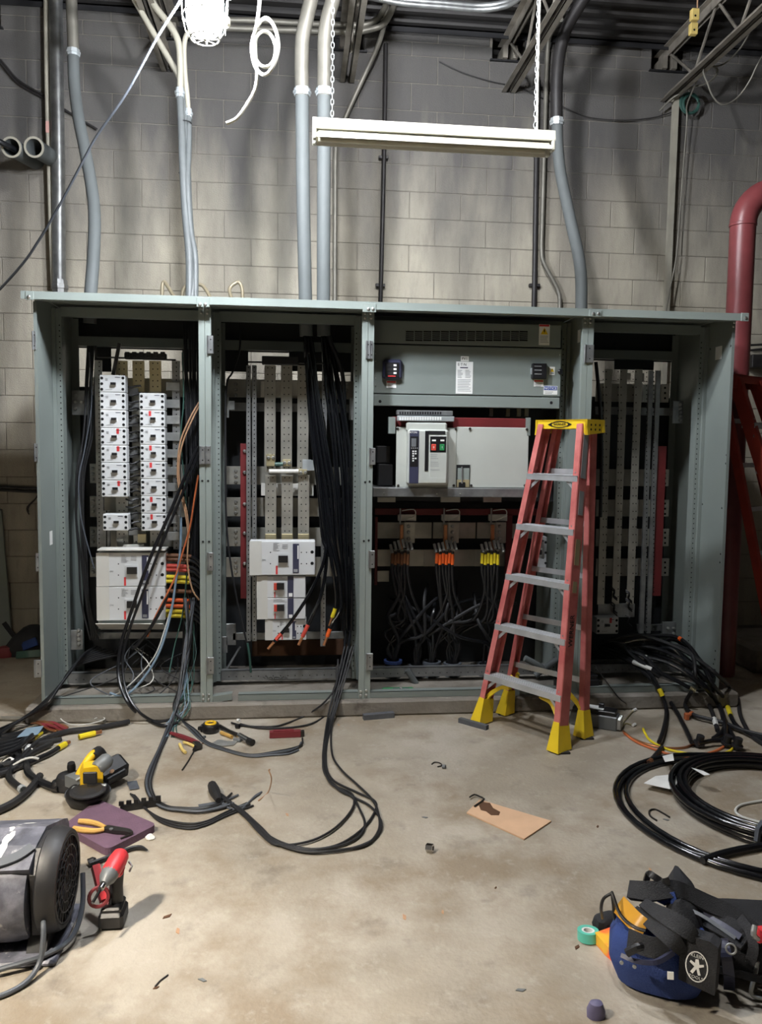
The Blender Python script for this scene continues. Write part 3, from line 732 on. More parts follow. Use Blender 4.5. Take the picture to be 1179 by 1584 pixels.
# ------------------------------------------------------------------ breakers
def breaker(label, r, Y, d=.08, kind='small', red=None, group=None, m='breaker_white'):
    x0, x1, z0, z1 = rect(*r, Y); wx = (r[2]-r[0]); hy = (r[3]-r[1])
    t = thing('circuit_breaker', label, 'circuit breaker', ((x0+x1)/2, Y+d/2, z0), group)
    MB().rb(x0, x1, Y, Y+d, z0+.0008, z1-.0008, .004).build('body', m, t)
    def q(fx, fy): return r[0]+wx*fx, r[1]+hy*fy
    def patch(name, fx0, fy0, fx1, fy1, mm, dd=.0015, th=.002):
        a = q(fx0, fy0); c = q(fx1, fy1); return pbox(t, name, (*a, *c), Y-dd, th, mm)
    if kind == 'small':
        MB().discs([P(*q(fx, fy), Y-.001) for fx in (.085, .915) for fy in (.18, .5, .82)], .0088, 8).build('terminal_screws', 'hole', t)
        patch('toggle_plate', .38, .36, .66, .62, 'breaker_white', .004, .004)
        patch('toggle', .42, .42, .62, .56, 'black_plastic', .016, .014)
        for k in range(3): patch('print_line', .22, .2+.05*k, .32, .225+.05*k, 'print_grey')
        patch('print_line', .6, .12, .8, .15, 'print_navy'); patch('print_line', .24, .82, .5, .84, 'print_grey')
        if red: patch('red_label', red, .04, red+.1, .34, 'print_red')
    elif kind == 'large':
        MB().discs([P(*q(fx, fy), Y-.001) for fx in (.045, .955) for fy in (.32, .65)], .0105, 8).build('terminal_screws', 'hole', t)
        MB().discs([P(*q(fx, fy), Y-.001) for fx in (.12, .32, .79, .87) for fy in (.33, .66)], .004, 6).build('cover_screws', 'hole', t)
        patch('side_cover', .0, .005, .185, .995, 'breaker_cream', .003, .003)
        patch('toggle_plate', .42, .36, .6, .72, 'breaker_white', .005, .005); patch('toggle', .44, .43, .585, .63, 'black_plastic', .016, .014)
        patch('trip_strip', .66, .08, .755, .93, 'print_navy', .003, .003); patch('trip_window', .73, .13, .75, .52, 'label_white', .004, .002); patch('trip_mark', .675, .82, .735, .9, 'print_grey', .004, .002)
        patch('red_label', .4, .72, .43, .97, 'print_red')
        for k in range(7): patch('print_line', .36+.0*k, .06+.035*k, .36+.08*random.uniform(.6, 1.3), .072+.035*k, 'print_grey')
        for k in range(3): patch('print_line', .5, .1+.05*k, .58, .12+.05*k, 'print_grey')
        textpart('rating_text', 'ON', .014, P(*q(.22, .55), Y-.001), 'print_grey', t)
    else:
        MB().discs([P(*q(.06, fy), Y-.001) for fy in (.18, .5, .82)], .009, 8).build('terminal_screws', 'hole', t)
        patch('side_cover', .0, .0, .22, 1, 'breaker_cream', .002, .002)
        patch('toggle_plate', .33, .25, .58, .72, 'breaker_white', .005, .005); patch('toggle', .41, .33, .56, .62, 'black_plastic', .024, .022); patch('red_handle', .35, .33, .42, .64, 'tape_red', .014, .012)
        patch('trip_strip', .63, .02, .75, .97, 'print_navy', .003, .003); patch('trip_mark', .655, .78, .73, .94, 'label_white', .004, .002); patch('trip_unit', .76, .03, .99, .97, 'breaker_white', .008, .008)
        for k in range(3): patch('print_line', .34, .06+.06*k, .52+.05*k, .08+.06*k, 'print_grey')
        patch('red_label', .36, .7, .38, .98, 'print_red')
    return t
ys = (580, 607, 634.5, 662, 689, 716, 743, 769)
for k in range(7): breaker(f'white breaker, {ORD[k]} from above in the left breaker column of the left bay', (154+.5*k, ys[k], 193.5+.55*k, ys[k+1]), .27, red=(None, None, None, .62, .62, None, .62)[k], group='breakers in the left column')
ys = (608, 634.5, 661, 688, 714.5, 741, 767.5, 794.5, 821.5)
for k in range(8): breaker(f'white breaker, {ORD[k]} from above in the right breaker column of the left bay', (215.5+.45*k, ys[k], 254.5+.4*k, ys[k+1]), .27, red=(None, .36, None, .36, .36, None, .36, .36)[k], group='breakers in the right column')
breaker('single small white breaker alone above the two big ones', (159, 795, 198, 821), .27)
breaker('upper of the two big white breakers at the foot of the left bay', (149, 855, 256, 907.5), .24, .1, 'large', group='big breakers in the left bay')
breaker('lower of the two big white breakers at the foot of the left bay', (149.5, 907.5, 255.5, 960), .24, .1, 'large', group='big breakers in the left bay')
pbox(BAY[0], 'insulating_shield', (150, 849.8, 256, 852), .22, .12, 'insulator_white', .001); MB().beam(P(152, 969, .25), P(255, 969, .25), .14, .004, (0, .5, 1)).build('insulating_shield', 'insulator_white', BAY[0]); pbox(BAY[0], 'insulating_shield', (152, 960, 255, 972), .29, .004, 'cabinet_edge')
breaker('wide cream-edged breaker under the bare bus bars of the second bay', (386, 837, 487.5, 890), .24, .1, 'large')
breaker('upper of the two breakers with red handles in the second bay', (397, 891, 473, 925), .26, .1, 'mid', group='red-handled breakers')
breaker('lower of the two breakers with red handles in the second bay', (397.5, 925, 473, 958), .26, .1, 'mid', group='red-handled breakers')
breaker('lowest breaker in the second bay, below the red-handled pair', (410, 958.5, 474, 990.5), .27, .1, 'large')
breaker('small dim breaker at the foot of the right end bay', (923, 955, 957, 981), .36, red=.6)

# ------------------------------------------------------------------ lamps and overhead fittings
def pl(pts): return [P(x, y, Y) for x, y, Y in pts]
def work_lamp(pos, label, k):
    x, y, z = pos
    t = thing('work_lamp', label, 'lamp', (x, y, z), 'string of caged work lamps')
    m = glow('lamp_glow_%d' % k, LAMP_C[k], LAMP_E*LAMP_K[k])
    o = MB().lathe((x, y, z), (0, 0, 1), [(0, .025), (.006, .05), (.022, .068), (.05, .076), (.12, .078), (.23, .076)], 28)
    o = o.build('diffuser', 'white_plastic', t, True); o.data.materials[0] = m
    MB().lathe((x, y, z+.23), (0, 0, 1), [(0, .06), (.03, .062), (.16, .06), (.18, .03)], 24).build('housing', 'black_plastic', t, True)
    if k == 1: MB().lathe((x, y, z+.06), (0, 0, 1), [(-.20, .30), (-.19, .302), (.17, .09), (.17, .085)], 32, True).build('added_bell_shade', 'fixture_white', t, True)  # unseen shade added to keep this lamp's light off the switchboard
    else: MB().lathe((x, y, z+.31), (0, 0, 1), [(0, .28), (.004, .28), (.03, .06), (.026, .06)], 32, True).build('reflector', 'black_plastic', t, True)  # wide brim added out of view to cut light going up the wall
    g = MB().ring((x, y, z-.015), (0, 0, 1), .06, .003, 24, 5).ring((x, y, z+.07), (0, 0, 1), .092, .003, 24, 5)
    for j in range(8):
        a = PI*j/4; c, s = math.cos(a), math.sin(a)
        g.tube([(x+.1*c, y+.1*s, z+.28), (x+.092*c, y+.092*s, z+.07), (x+.078*c, y+.078*s, z+.01), (x+.06*c, y+.06*s, z-.015), (x, y, z-.02)], .0025, 5)
    g.build('wire_guard', 'emt_white', t, True)
    MB().tube([(x, y, z+.40), (x, y, z+.43), (x+.03, y, z+.46), (x, y, z+.49), (x, y, 4.72)], .005, 6).build('hanger', 'galv', t)
    return t
l0 = tuple(P(317, 54, -1.05))
work_lamp(l0, 'glowing caged work lamp hanging in view at the top left', 0)
work_lamp(LAMP_POS[1], 'work lamp of the string hanging left of the camera', 1)
work_lamp(LAMP_POS[2], 'added unseen fill lamp hanging high above the ladder', 2)  # added out of view to brighten the end bay, ladder and red pipe
kn = P(349, 34, -1.05)
one(MB().lathe(kn, (0, 0, 1), [(-.02, .012), (-.012, .02), (.012, .02), (.02, .012)], 10).tube([kn+V(0, 0, .02), kn+V(.01, 0, .1), P(356, 0, -1.05), P(360, -60, -1.05)], .004, 6).tube([kn, P(349, 55, -1.05)], .002, 5), 'cord_connector', 'emt_white', 'small pale cord plug beside the glowing lamp', 'plug')

# unlit strip light on two chains
fx0, fx1, fy, fz = 1.490, 2.712, -.47, P(484, 187, -.47).z
t = thing('strip_light', 'white unlit fluorescent strip light hanging on two chains', 'ceiling light', ((fx0+fx1)/2, fy, fz-.1))
mb = MB()
mb.prism([(-.055, -.052), (-.055, -.044), (-.048, 0), (.048, 0), (.055, -.044), (.055, -.052)], (fx0, fy, fz), (0, 1, 0), (0, 0, 1), (fx1-fx0, 0, 0))
mb.build('housing', 'fixture_white', t)
MB().prism([(-.03, -.052), (-.06, -.088), (-.062, -.096), (-.056, -.096), (-.025, -.058), (.025, -.058), (.056, -.096), (.062, -.096), (.06, -.088), (.03, -.052)], (fx0+.02, fy, fz), (0, 1, 0), (0, 0, 1), (fx1-fx0-.04, 0, 0)).build('reflector', 'fixture_white', t)
for s in (-1, 1):
    MB().cyl((fx0+.03, fy+s*.036, fz-.073), (fx1-.03, fy+s*.036, fz-.073), .0145, 12).build('tube', 'tube_glass', t, True)
    for x in (fx0, fx1-.018): MB().rb(x, x+.018, fy+s*.036-.02, fy+s*.036+.02, fz-.1, fz-.045, .004).build('tube_socket', 'fixture_white', t)
def chain(label, p0, z1):
    mb = MB(); z = p0.z; k = 0
    while z < z1:
        u, v = ((1, 0, 0), (0, 0, 1)) if k % 2 else ((0, 1, 0), (0, 0, 1))
        u, v = Vector(u), Vector(v); c = V(p0.x, p0.y, z+.014)
        mb.tube([c + u*(.0075*math.cos(a)) + v*(.017*math.sin(a)) for a in [2*PI*j/10 for j in range(11)]], .0024, 4, False)
        z += .027; k += 1
    return one(mb, 'hanging_chain', 'galv_bright', label, 'chain', 'chains of the strip light')
chain('metal chain holding the left end of the strip light', V(P(514, 188, fy).x, fy, fz), 4.70)
chain('metal chain holding the right end of the strip light', V(P(828, 200, fy).x, fy, fz), 4.70)
cable('ceiling_wire', 'taut pale cable running up beside the right light chain', 'cable', pl([(831, 206, -.42), (832, 120, -.42), (835, 0, -.42), (838, -120, -.42)]), .006, 'cord_white')

# cords
cable('extension_lead', 'white cord hanging in two loops beside the lamp', 'cord', pl([(404, -60, -1), (402, 0, -1), (397, 40, -1), (391, 62, -1), (390, 80, -1), (396, 105, -1), (410, 116, -1.02), (424, 100, -1.03), (431, 70, -1.03), (424, 40, -1.03), (411, 28, -1.02),
      (399, 40, -1), (392, 60, -.98), (394, 85, -.98), (402, 100, -.97), (414, 103, -.97), (424, 92, -.97), (426, 70, -.97), (418, 53, -.97), (406, 49, -.98), (396, 60, -1), (396, 90, -1), (398, 115, -1), (394, 140, -1), (378, 168, -1), (365, 184, -1), (350, 191, -1)]), .0075, 'cord_white', smooth=5)
cable('lamp_cable', 'dark cable slanting from the lamp down to the left edge', 'cable', pl([(300, -35, -1), (280, 0, -1), (245, 55, -1), (195, 145, -1), (150, 210, -1), (128, 250, -1), (95, 312, -1), (60, 372, -1), (25, 420, -1), (-60, 510, -1)]), .0055, 'cable_grey')
for k, (dx, lab) in enumerate(((0, 'upper of two dark wires crossing the wall at the far left'), (5, 'lower of two dark wires crossing the wall at the far left'))):
    cable('wall_wire', lab, 'wire', pl([(-40, 52+dx, 1.69), (0, 92+dx, 1.69), (28, 124+dx, 1.69), (68, 148+dx*.8, 1.69), (110, 176, 1.69), (150, 200, 1.69)]), .008, 'black_pipe')

# conduits
def conduit(name, label, pts, r, m, coup=(), n=12, straps=(), sm=7):
    pts = pl(pts); base = min(pts, key=lambda p: p.z)
    t = thing(name, label, 'conduit', base, 'conduits along the wall')
    MB().tube(pts, r, n, True, sm).build('run', m, t, True)
    for x, y, Y, h, rr, mm in coup:
        c = P(x, y, Y); MB().lathe(c, (0, 0, 1), [(-h, rr), (-h*.35, rr), (-h*.3, rr*1.12), (h*.3, rr*1.12), (h*.35, rr), (h, rr)], 8).build('coupling', mm, t)
    for x, y, Y in straps:
        c = P(x, y, Y); MB().rb(c.x-r*2.2, c.x+r*2.2, c.y-.004, c.y+.03, c.z-.012, c.z+.012, .003).build('strap', 'black_pipe', t)
    return t
t = conduit('slim_conduit', 'slim white conduit with a pink sticker at the far left', [(69.5, -60, 1.62), (71, 0, 1.62), (73, 150, 1.62), (79, 360, 1.62), (82.5, 470, 1.62), (86, 700, 1.62)], .017, 'emt_white')
pbox(t, 'sticker', (70.5, 187, 76, 205), 1.598, .004, 'sticker_pink', .001)
conduit('steel_pipe', 'thick galvanised pipe beside the slim white conduit', [(86, -60, 1.60), (87, 60, 1.60), (90, 250, 1.60), (92, 470, 1.60), (95, 700, 1.60)], .047, 'galv', [(92.5, 444, 1.6, .05, .055, 'galv')], 16)
t = conduit('grey_conduit', 'grey bent plastic conduit rising at the left of the wall', [(113.5, 84, 1.1), (115, 130, 1.08), (121, 180, 1.0), (131, 230, .9), (141, 285, .8), (146, 330, .7), (145, 390, .6), (140, 460, .5), (139, 500, .5)], .038, 'pvc_grey', [(113.5, 82, 1.1, .022, .042, 'fitting')], 16)
MB().tube(pl([(113.5, 82, 1.1), (112.5, 50, 1.1), (110.5, 0, 1.1), (109, -60, 1.1)]), .036, 14, True, 4).build('upper_run', 'emt', t, True)
for lab, up, low, r1, r2, cy, Y in (
    ('white conduit slanting down from the upper left into the flex bundle', [(203, -10, .9), (230, 38, .88), (262, 92, .86), (277, 118, .85), (281, 140, .84)], [(282, 142, .84), (287, 200, .8), (290, 260, .74), (293, 330, .66), (298, 400, .58), (297, 470, .5)], .019, .021, 0, .84),
    ('middle cream conduit bending down into the flex bundle', [(229, -8, .8), (243, 14, .8), (262, 38, .8), (275, 62, .8), (279, 95, .8), (279, 140, .8)], [(278.5, 146, .8), (281, 200, .76), (283, 260, .7), (287, 330, .64), (293, 400, .56), (293, 470, .5)], .021, .024, 144, .8),
    ('right white conduit of the three joining behind the lamp', [(297, 45, .82), (288, 56, .82), (285, 75, .82), (286, 110, .82), (290, 150, .82)], [(292, 178, .82), (292, 230, .76), (290, 280, .68), (294, 350, .62), (302, 400, .56), (302, 470, .52)], .016, .019, 176, .82)):
    t = conduit('flex_conduit', lab, low, r2, 'flex_grey')
    MB().tube(pl(up + [low[0]]), r1, 12, True, 5).build('upper_run', 'emt_white', t, True)
    if cy: MB().lathe(P(low[0][0], cy, Y), (0, 0, 1), [(-.03, r2*1.15), (-.01, r2*1.15), (-.008, r2*1.4), (.008, r2*1.4), (.012, r2*1.1), (.03, r2*1.1)], 10).build('connector', 'fitting', t)
    for y, x, rr in ((190, 286, .04), (268, 285, .032), (388, 296, .038), (425, 297, .036)):
        if 'middle' in lab:
            c = P(x, y, .79-(y-190)*.0009); MB().ring(c, (0, 0, 1), rr, .0035, 16, 5).build('cable_tie', 'black_plastic', t)
for lab, x, in (('left of the paired thick grey conduits entering the second bay', 0), ('right of the paired thick grey conduits entering the second bay', 1)):
    lo = [(467.5, 150, .4), (469, 300, .4), (473, 480, .4), (474, 520, .4)] if not x else [(501.5, 150, .4), (501, 300, .4), (500.5, 480, .4), (501, 520, .4)]
    hi = [(467.5, 150, .4), (466.5, 100, .4), (468, 60, .4), (474, 30, .4), (481, 0, .4), (488, -40, .4)] if not x else [(501.5, 150, .4), (502, 100, .4), (502.5, 60, .4), (507, 28, .4), (515, 0, .4), (524, -40, .4)]
    t = conduit('thick_conduit', lab, lo, .0415, 'pvc_grey', [(lo[0][0], 143, .4, .022, .049, 'fitting')], 18)
    MB().tube(pl(hi), .0425, 18, True, 5).build('upper_run', 'emt', t, True)
for k, (y, lab) in enumerate(((36, 'upper of two pale horizontal conduits high on the wall'), (47, 'lower of two pale horizontal conduits high on the wall'))):
    conduit('level_conduit', lab, [(352-40*k, y-5, 1.4), (400, y-4+k*2, 1.4), (470, y, 1.4), (540, y+3, 1.4), (566, y+2-2*k, 1.4), (585+6*k, y-8, 1.38), (596+8*k, y-26, 1.3), (602+10*k, y-50, 1.2), (606+10*k, y-90, 1.1)], .021, 'emt')
conduit('bent_conduit', 'thin conduit slanting behind the strip light then dropping straight', [(606, -40, 1.2), (599, 5, 1.3), (594, 40, 1.4), (583, 75, 1.5), (560, 125, 1.6), (536, 178, 1.64), (522, 215, 1.66), (519, 240, 1.66), (518.5, 330, 1.66), (518, 480, 1.66), (517, 560, 1.66)], .018, 'emt', [(594, 32, 1.38, .02, .022, 'emt')])
for k in range(2):
    conduit('roof_conduit', ('upper' if k == 0 else 'lower')+' of two conduits sweeping along under the roof deck', [(560, -14+7*k, 1.0), (620, -1+6*k, 1.0), (690, 5+6*k, 1.0), (740, 9+6*k, 1.0), (775, 5+6*k, .95), (800, -6+6*k, .85), (830, -40+6*k, .6)], .019, 'galv')
conduit('black_conduit', 'thin black pipe strapped to the wall left of centre', [(597, 68, 1.68), (595, 200, 1.68), (592, 340, 1.68), (588.5, 470, 1.68), (583, 640, 1.68)], .017, 'black_pipe', straps=[(593.5, 243, 1.68), (588.5, 441, 1.68)])
conduit('black_conduit', 'thin black pipe on the wall below the right end of the strip light', [(832, 120, 1.68), (830, 230, 1.68), (828, 360, 1.68), (826, 478, 1.68), (822, 640, 1.68)], .020, 'black_pipe', straps=[(827.5, 441, 1.68)])
conduit('bent_conduit', 'thin galvanised conduit with a kick beside the S-shaped grey one', [(868, 30, 1.3), (857, 44, 1.5), (849, 62, 1.62), (846, 100, 1.65), (843, 200, 1.65), (839, 340, 1.65), (838, 388, 1.65), (842, 408, 1.65), (858, 438, 1.65), (864, 452, 1.65), (866, 470, 1.65), (866, 560, 1.65)], .017, 'emt')
t = conduit('grey_conduit', 'S-shaped grey conduit with a black upper sleeve, right of centre', [(862, 190, .95), (863, 225, .94), (867, 265, .9), (875, 305, .84), (886, 355, .74), (895, 395, .64), (899, 430, .56), (899.5, 470, .5), (899, 500, .5)], .0385, 'pvc_grey', [(861.5, 189, .95, .024, .046, 'fitting')], 16)
MB().tube(pl([(861.5, 190, .95), (861, 150, .95), (862, 115, .95), (866, 80, .95), (876, 45, .93), (893, 14, .9), (915, -20, .85)]), .042, 14, True, 5).build('upper_run', 'black_pipe', t, True)
a, c = P(1045.5, 152, 1.66), P(1031, 480, 1.66); d = (a-c).normalized()
one(MB().beam(c-d*1.2, a, .041, .041), 'wall_strut', 'emt_white', 'pale square strut standing upright near the right end of the wall', 'strut')
for lab, pts in (('leftmost bent stub of pipe sticking up behind the left bay', [(251, 475, .6), (251, 445, .6), (254, 436, .6), (260, 444, .58), (276, 470, .5)]), ('arched stub of pipe beside the flex conduits', [(281, 475, .6), (283, 450, .6), (291, 441, .6), (308, 440, .6), (318, 447, .58), (332, 474, .5)]),
                 ('rightmost bent stub of pipe, behind the second bay', [(375, 475, .6), (375, 450, .6), (371, 438, .6), (364, 438, .6), (355, 449, .58), (364, 475, .5)])):
    cable('pipe_stub', lab, 'pipe', pl(pts), .0115, 'pipe_tan', 'bent pipe stubs', 10)
for lab, x, y in (('left of two open pipe sleeves poking from the wall, a cable inside', 18, 228), ('right of two open pipe sleeves poking from the wall', 53, 228)):
    a = P(x, y, 1.30); c = a + V(.03, .42, .055)
    t = thing('pipe_sleeve', lab, 'pipe', c, 'pipe sleeves in the wall'); d = (a-c).normalized()
    MB().lathe(c, d, [(0, .062), ((a-c).length-.03, .062), ((a-c).length-.03, .068), ((a-c).length, .068), ((a-c).length, .055), (0, .055)], 20, True).build('sleeve', 'pvc_grey', t, True)
    MB().lathe(a, d, [(0, .069), (.008, .069), (.008, .055), (0, .055)], 20, True).build('rim', 'emt_white', t, True)
    if x < 30: MB().tube([a+V(.01, .25, .02), a+V(0, .02, 0), a+V(-.1, -.1, .03), a+V(-.4, -.2, .2)], .02, 8, True, 5).build('cable', 'cable_black', t, True)
# wires on the upper right of the wall
cable('loose_wire', 'thin pale wire hanging from the right joist down past the strut', 'wire', pl([(1088, 105, 1.2), (1076, 130, 1.4), (1063, 163, 1.55), (1063, 185, 1.6), (1058, 250, 1.62), (1052, 330, 1.62), (1046, 400, 1.6), (1036, 450, 1.58), (1030, 485, 1.55)]), .006, 'emt')
cable('loose_wire', 'thin pale wire drooping in a deep loop at the top right', 'wire', pl([(1180, 10, .9), (1165, 40, 1.0), (1145, 75, 1.1), (1118, 100, 1.15), (1089, 106, 1.15), (1095, 130, 1.15), (1105, 152, 1.15), (1120, 162, 1.15), (1142, 150, 1.15), (1160, 125, 1.1), (1172, 100, 1.05), (1190, 70, 1)]), .006, 'emt')
cable('loose_wire', 'thin dark wire sagging across the wall left of the strut', 'wire', pl([(680, 95, 1.7), (715, 112, 1.7), (760, 126, 1.7), (800, 135, 1.7), (860, 160, 1.69), (905, 180, 1.69), (960, 186, 1.69), (1010, 182, 1.69), (1045, 172, 1.68)]), .004, 'black_pipe')
cable('loose_wire', 'short pale wire looping below the right joist chord', 'wire', pl([(1020, 172, 1.65), (1040, 152, 1.6), (1066, 137, 1.5), (1090, 130, 1.4), (1105, 120, 1.3), (1110, 108, 1.25), (1105, 103, 1.22)]), .008, 'emt')
t = thing('beam_clamp', 'two small yellowish clamps hanging at the top right', 'clamp', P(1076, 50, .8))
for y in (12, 34): pbox(t, 'clamp_body', (1072-y*.08, y, 1084-y*.1, y+18), .8, .04, 'grip_yellow', .004); pholes(t, [(1077-y*.08, y+12)], .8, .008)
MB().cyl(P(1079, 14, .82), P(1080, -40, .82), .005, 6).build('rod', 'wire_tan', t)
one(MB().rb(P(1165, 545, 1.6).x, P(1200, 545, 1.6).x, 1.6, 1.71, P(1165, 568, 1.6).z, P(1165, 548, 1.6).z, .004).tube(pl([(1160, 542, 1.65), (1180, 540, 1.65), (1240, 538, 1.65)]), .01, 6).tube(pl([(1160, 534, 1.65), (1180, 533, 1.65), (1240, 531, 1.65)]), .01, 6), 'junction_box', 'black_pipe', 'black box with wires on the wall right of the red pipe', 'junction box', smooth=False)

# fire riser
t = thing('sprinkler_riser', 'dark red fire pipe bending away at the right edge', 'pipe', (4.40, .64, 0))
px, py_ = 4.405, .64; ze = P(1146, 348, py_).z; rr = .23
el = [(px+rr-rr*math.cos(a), py_, ze+rr*math.sin(a)) for a in [PI/2*k/10 for k in range(11)]]
MB().tube([(px, py_, .0), (px, py_, ze)], .083, 24).build('riser', 'pipe_red', t, True)
MB().tube(el, .086, 24).build('elbow', 'pipe_red', t, True)
MB().tube([(px+rr, py_, ze+rr), (px+3.5, py_, ze+rr)], .083, 24).build('branch', 'pipe_red', t, True)
for z in (ze, ): MB().lathe((px, py_, z-.012), (0, 0, 1), [(0, .083), (.004, .0885), (.02, .0885), (.024, .083)], 24).build('weld', 'pipe_red', t, True)

# ------------------------------------------------------------------ step ladders
def ladder(label, FLt, FRt, RLt, RRt, top, wv, hw, m, marks=True, steps=5):
    wv = Vector(wv).normalized(); dv = V(-wv.y, wv.x, 0)
    if dv.dot(Vector(RLt)-Vector(FLt)) < 0: dv = -dv
    FLt, FRt, RLt, RRt, top = map(Vector, (FLt, FRt, RLt, RRt, top))
    t = thing('step_ladder', label, 'ladder', (FLt+FRt+RLt+RRt)/4)
    H = top.z
    fl1, fr1 = top - wv*(hw-.012) - dv*.055 - V(0, 0, .03), top + wv*(hw-.012) - dv*.055 - V(0, 0, .03)
    rl1, rr1 = top - wv*(hw-.03) + dv*.045 - V(0, 0, .03), top + wv*(hw-.03) + dv*.045 - V(0, 0, .03)
    def rail(a, c, side, depth, fl):
        d = (c-a).normalized(); n = dv - d*dv.dot(d); n.normalize(); x = d.cross(n).normalized()
        if x.dot(wv) < 0: x = -x
        mb = MB()
        for off, w_, h_ in ((x*(side*.0), .006, depth),): mb.beam(a+off, c+off, w_, h_, n)
        for k in (-1, 1): mb.beam(a - x*(side*fl/2) + n*(k*depth/2), c - x*(side*fl/2) + n*(k*depth/2), fl, .006, n)
        return mb, n, x
    for a, c, s, nm, dp, f in ((FLt, fl1, -1, 'front_rail', .075, .034), (FRt, fr1, 1, 'front_rail', .075, .034), (RLt, rl1, -1, 'rear_rail', .05, .03), (RRt, rr1, 1, 'rear_rail', .05, .03)):
        a2 = a + (c-a)*.02
        mb, n, x = rail(a2, c, s, dp, f); o = mb.build(nm, m, t)
        # yellow boot
        d = (c-a).normalized(); tp = a + d*.15; q = .03
        bt = MB(); vs = []
        for pt, k1, k2 in ((a, .05, dp*.62+.012), (tp, .024, dp*.5+.006)):
            for sx, sy in ((-1, -1), (1, -1), (1, 1), (-1, 1)): vs.append(pt - x*(s*f/2) + x*(sx*k1*.75) + n*(sy*k2))
        for v in vs[:4]: v.z = .008
        bt.add(vs, [(3, 2, 1, 0), (4, 5, 6, 7), (0, 1, 5, 4), (1, 2, 6, 5), (2, 3, 7, 6), (3, 0, 4, 7)]).build('boot', 'ladder_yellow', t)
        MB().bb(a.x-.035, a.x+.035, a.y-.035, a.y+.035, 0, .009).build('foot_pad', 'rubber', t)
        if nm == 'front_rail':
            rv = MB()
            for k in range(1, steps+1):
                for dz in (-.012, .014):
                    pt = a + (c-a)*(k/(steps+1.0)*1.005) + d*dz; rv.discs([pt - n*(dp/2+.004) - x*(s*f/2)], .005, 6, -n)
            rv.build('rivets', 'screw', o)
    for k in range(1, steps+1):
        u = k/(steps+1.0)*1.005
        a, c = FLt+(fl1-FLt)*u, FRt+(fr1-FRt)*u
        st = MB().beam(a - dv*.005, c - dv*.005, .085, .006, (0, 0, 1))
        for q in (-.045, .035): st.beam(a+dv*q-V(0, 0, .014), c+dv*q-V(0, 0, .014), .005, .032, (0, 0, 1))
        for q in (-.03, -.01, .01): st.beam(a+dv*q+V(0, 0, .004), c+dv*q+V(0, 0, .004), .006, .004, (0, 0, 1))
        s_ = st.build('step', 'aluminium', t)
        for p_, w_ in ((a, 1), (c, -1)):
            MB().beam(p_ + wv*(w_*.075) - V(0, 0, .025) - dv*.035, p_ + wv*(w_*.008) - V(0, 0, .085) - dv*.04, .004, .016, (0, 0, 1)).build('step_brace', 'aluminium', s_)
        r0, r1 = RLt+(rl1-RLt)*(u+.01), RRt+(rr1-RRt)*(u+.01)
        MB().beam(r0, r1, .005, .03, (0, 0, 1)).beam(r0+dv*.014, r1+dv*.014, .03, .004).build('rear_bar', 'aluminium', t)
    # moulded cap
    L = hw+.015
    def cp(x, y, z): return top + wv*x + dv*y + V(0, 0, z)
    mb = MB().prism([(-L*1.02, -.085), (-L*.92, -.085), (-L*.80, -.05), (L*.80, -.05), (L*.92, -.085), (L*1.02, -.085), (L*.97, .0), (-L*.97, .0)], cp(0, -.085, 0), wv, (0, 0, 1), dv*.02)
    mb.prism([(-L*.97, 0), (L*.97, 0), (L*.97, -.012), (-L*.97, -.012)], cp(0, -.085, 0), wv, (0, 0, 1), dv*.165)
    mb.prism([(-L*1.02, -.07), (-L*.8, -.05), (L*.8, -.05), (L*1.02, -.07), (L*.97, 0), (-L*.97, 0)], cp(0, .06, 0), wv, (0, 0, 1), dv*.02)
    for s in (-1, 1): mb.prism([(-.085, -.085), (.08, -.07), (.08, 0), (-.085, 0)], cp(s*L*.995, 0, 0), dv, (0, 0, 1), wv*(-s*.015))
    cap = mb.build('cap', 'ladder_yellow' if marks else m, t)
    if marks:
        c = cp(-.005, -.0865, -.027)
        rot = (Matrix((wv, V(0, 0, 1), -dv)).transposed()).to_euler()
        lg = MB(); n = 20
        for (A, B, dd, z) in ((.062, .019, .0008, 0),):
            pts = [c + wv*(A*math.cos(2*PI*k/n)) + V(0, 0, B*math.sin(2*PI*k/n)) for k in range(n)]; pin = [c + wv*(A*.90*math.cos(2*PI*k/n)) + V(0, 0, B*.72*math.sin(2*PI*k/n)) for k in range(n)]
            lg.add([p - dv*dd for p in pts+pin], [(k, (k+1) % n, (k+1) % n+n, k+n) for k in range(n)])
        for s in (-1, 1): lg.add([c + wv*(s*.05) + V(0, 0, .014) - dv*.001, c + wv*(s*.082) - dv*.001, c + wv*(s*.05) - V(0, 0, .014) - dv*.001, c + wv*(s*.058) - dv*.001], [(0, 1, 2, 3)])
        lg.build('logo_oval', 'black_plastic', cap)
        textpart('logo_text', 'WERNER', .021, c - dv*.001, 'black_plastic', cap, rot, fit=.085)
        MB().discs([cp(L*1.0+.001, y, z) for y in (-.05, -.01, .03) for z in (-.03, -.055)], .007, 8, wv).build('tool_holes', 'hole', cap)
        # stickers and name along the outer face of the near rail
        d = (fr1-FRt).normalized(); n = dv - d*dv.dot(d); n.normalize(); x = d.cross(n).normalized()
        if x.dot(wv) < 0: x = -x
        def onrail(name, u0, u1, w_, mm):
            MB().beam(FRt+(fr1-FRt)*u0 + x*.004, FRt+(fr1-FRt)*u1 + x*.004, .002, w_, n).build(name, mm, t)
        onrail('rail_sticker', .83, .985, .042, 'print_grey'); onrail('rail_sticker', .715, .79, .04, 'print_grey'); onrail('rail_sticker', .56, .64, .04, 'bus_cu'); onrail('rail_sticker', .475, .51, .034, 'bus_cu')
        rot = (Matrix((d, -n if (d.cross(-n)).dot(x) > 0 else n, x)).transposed()).to_euler()
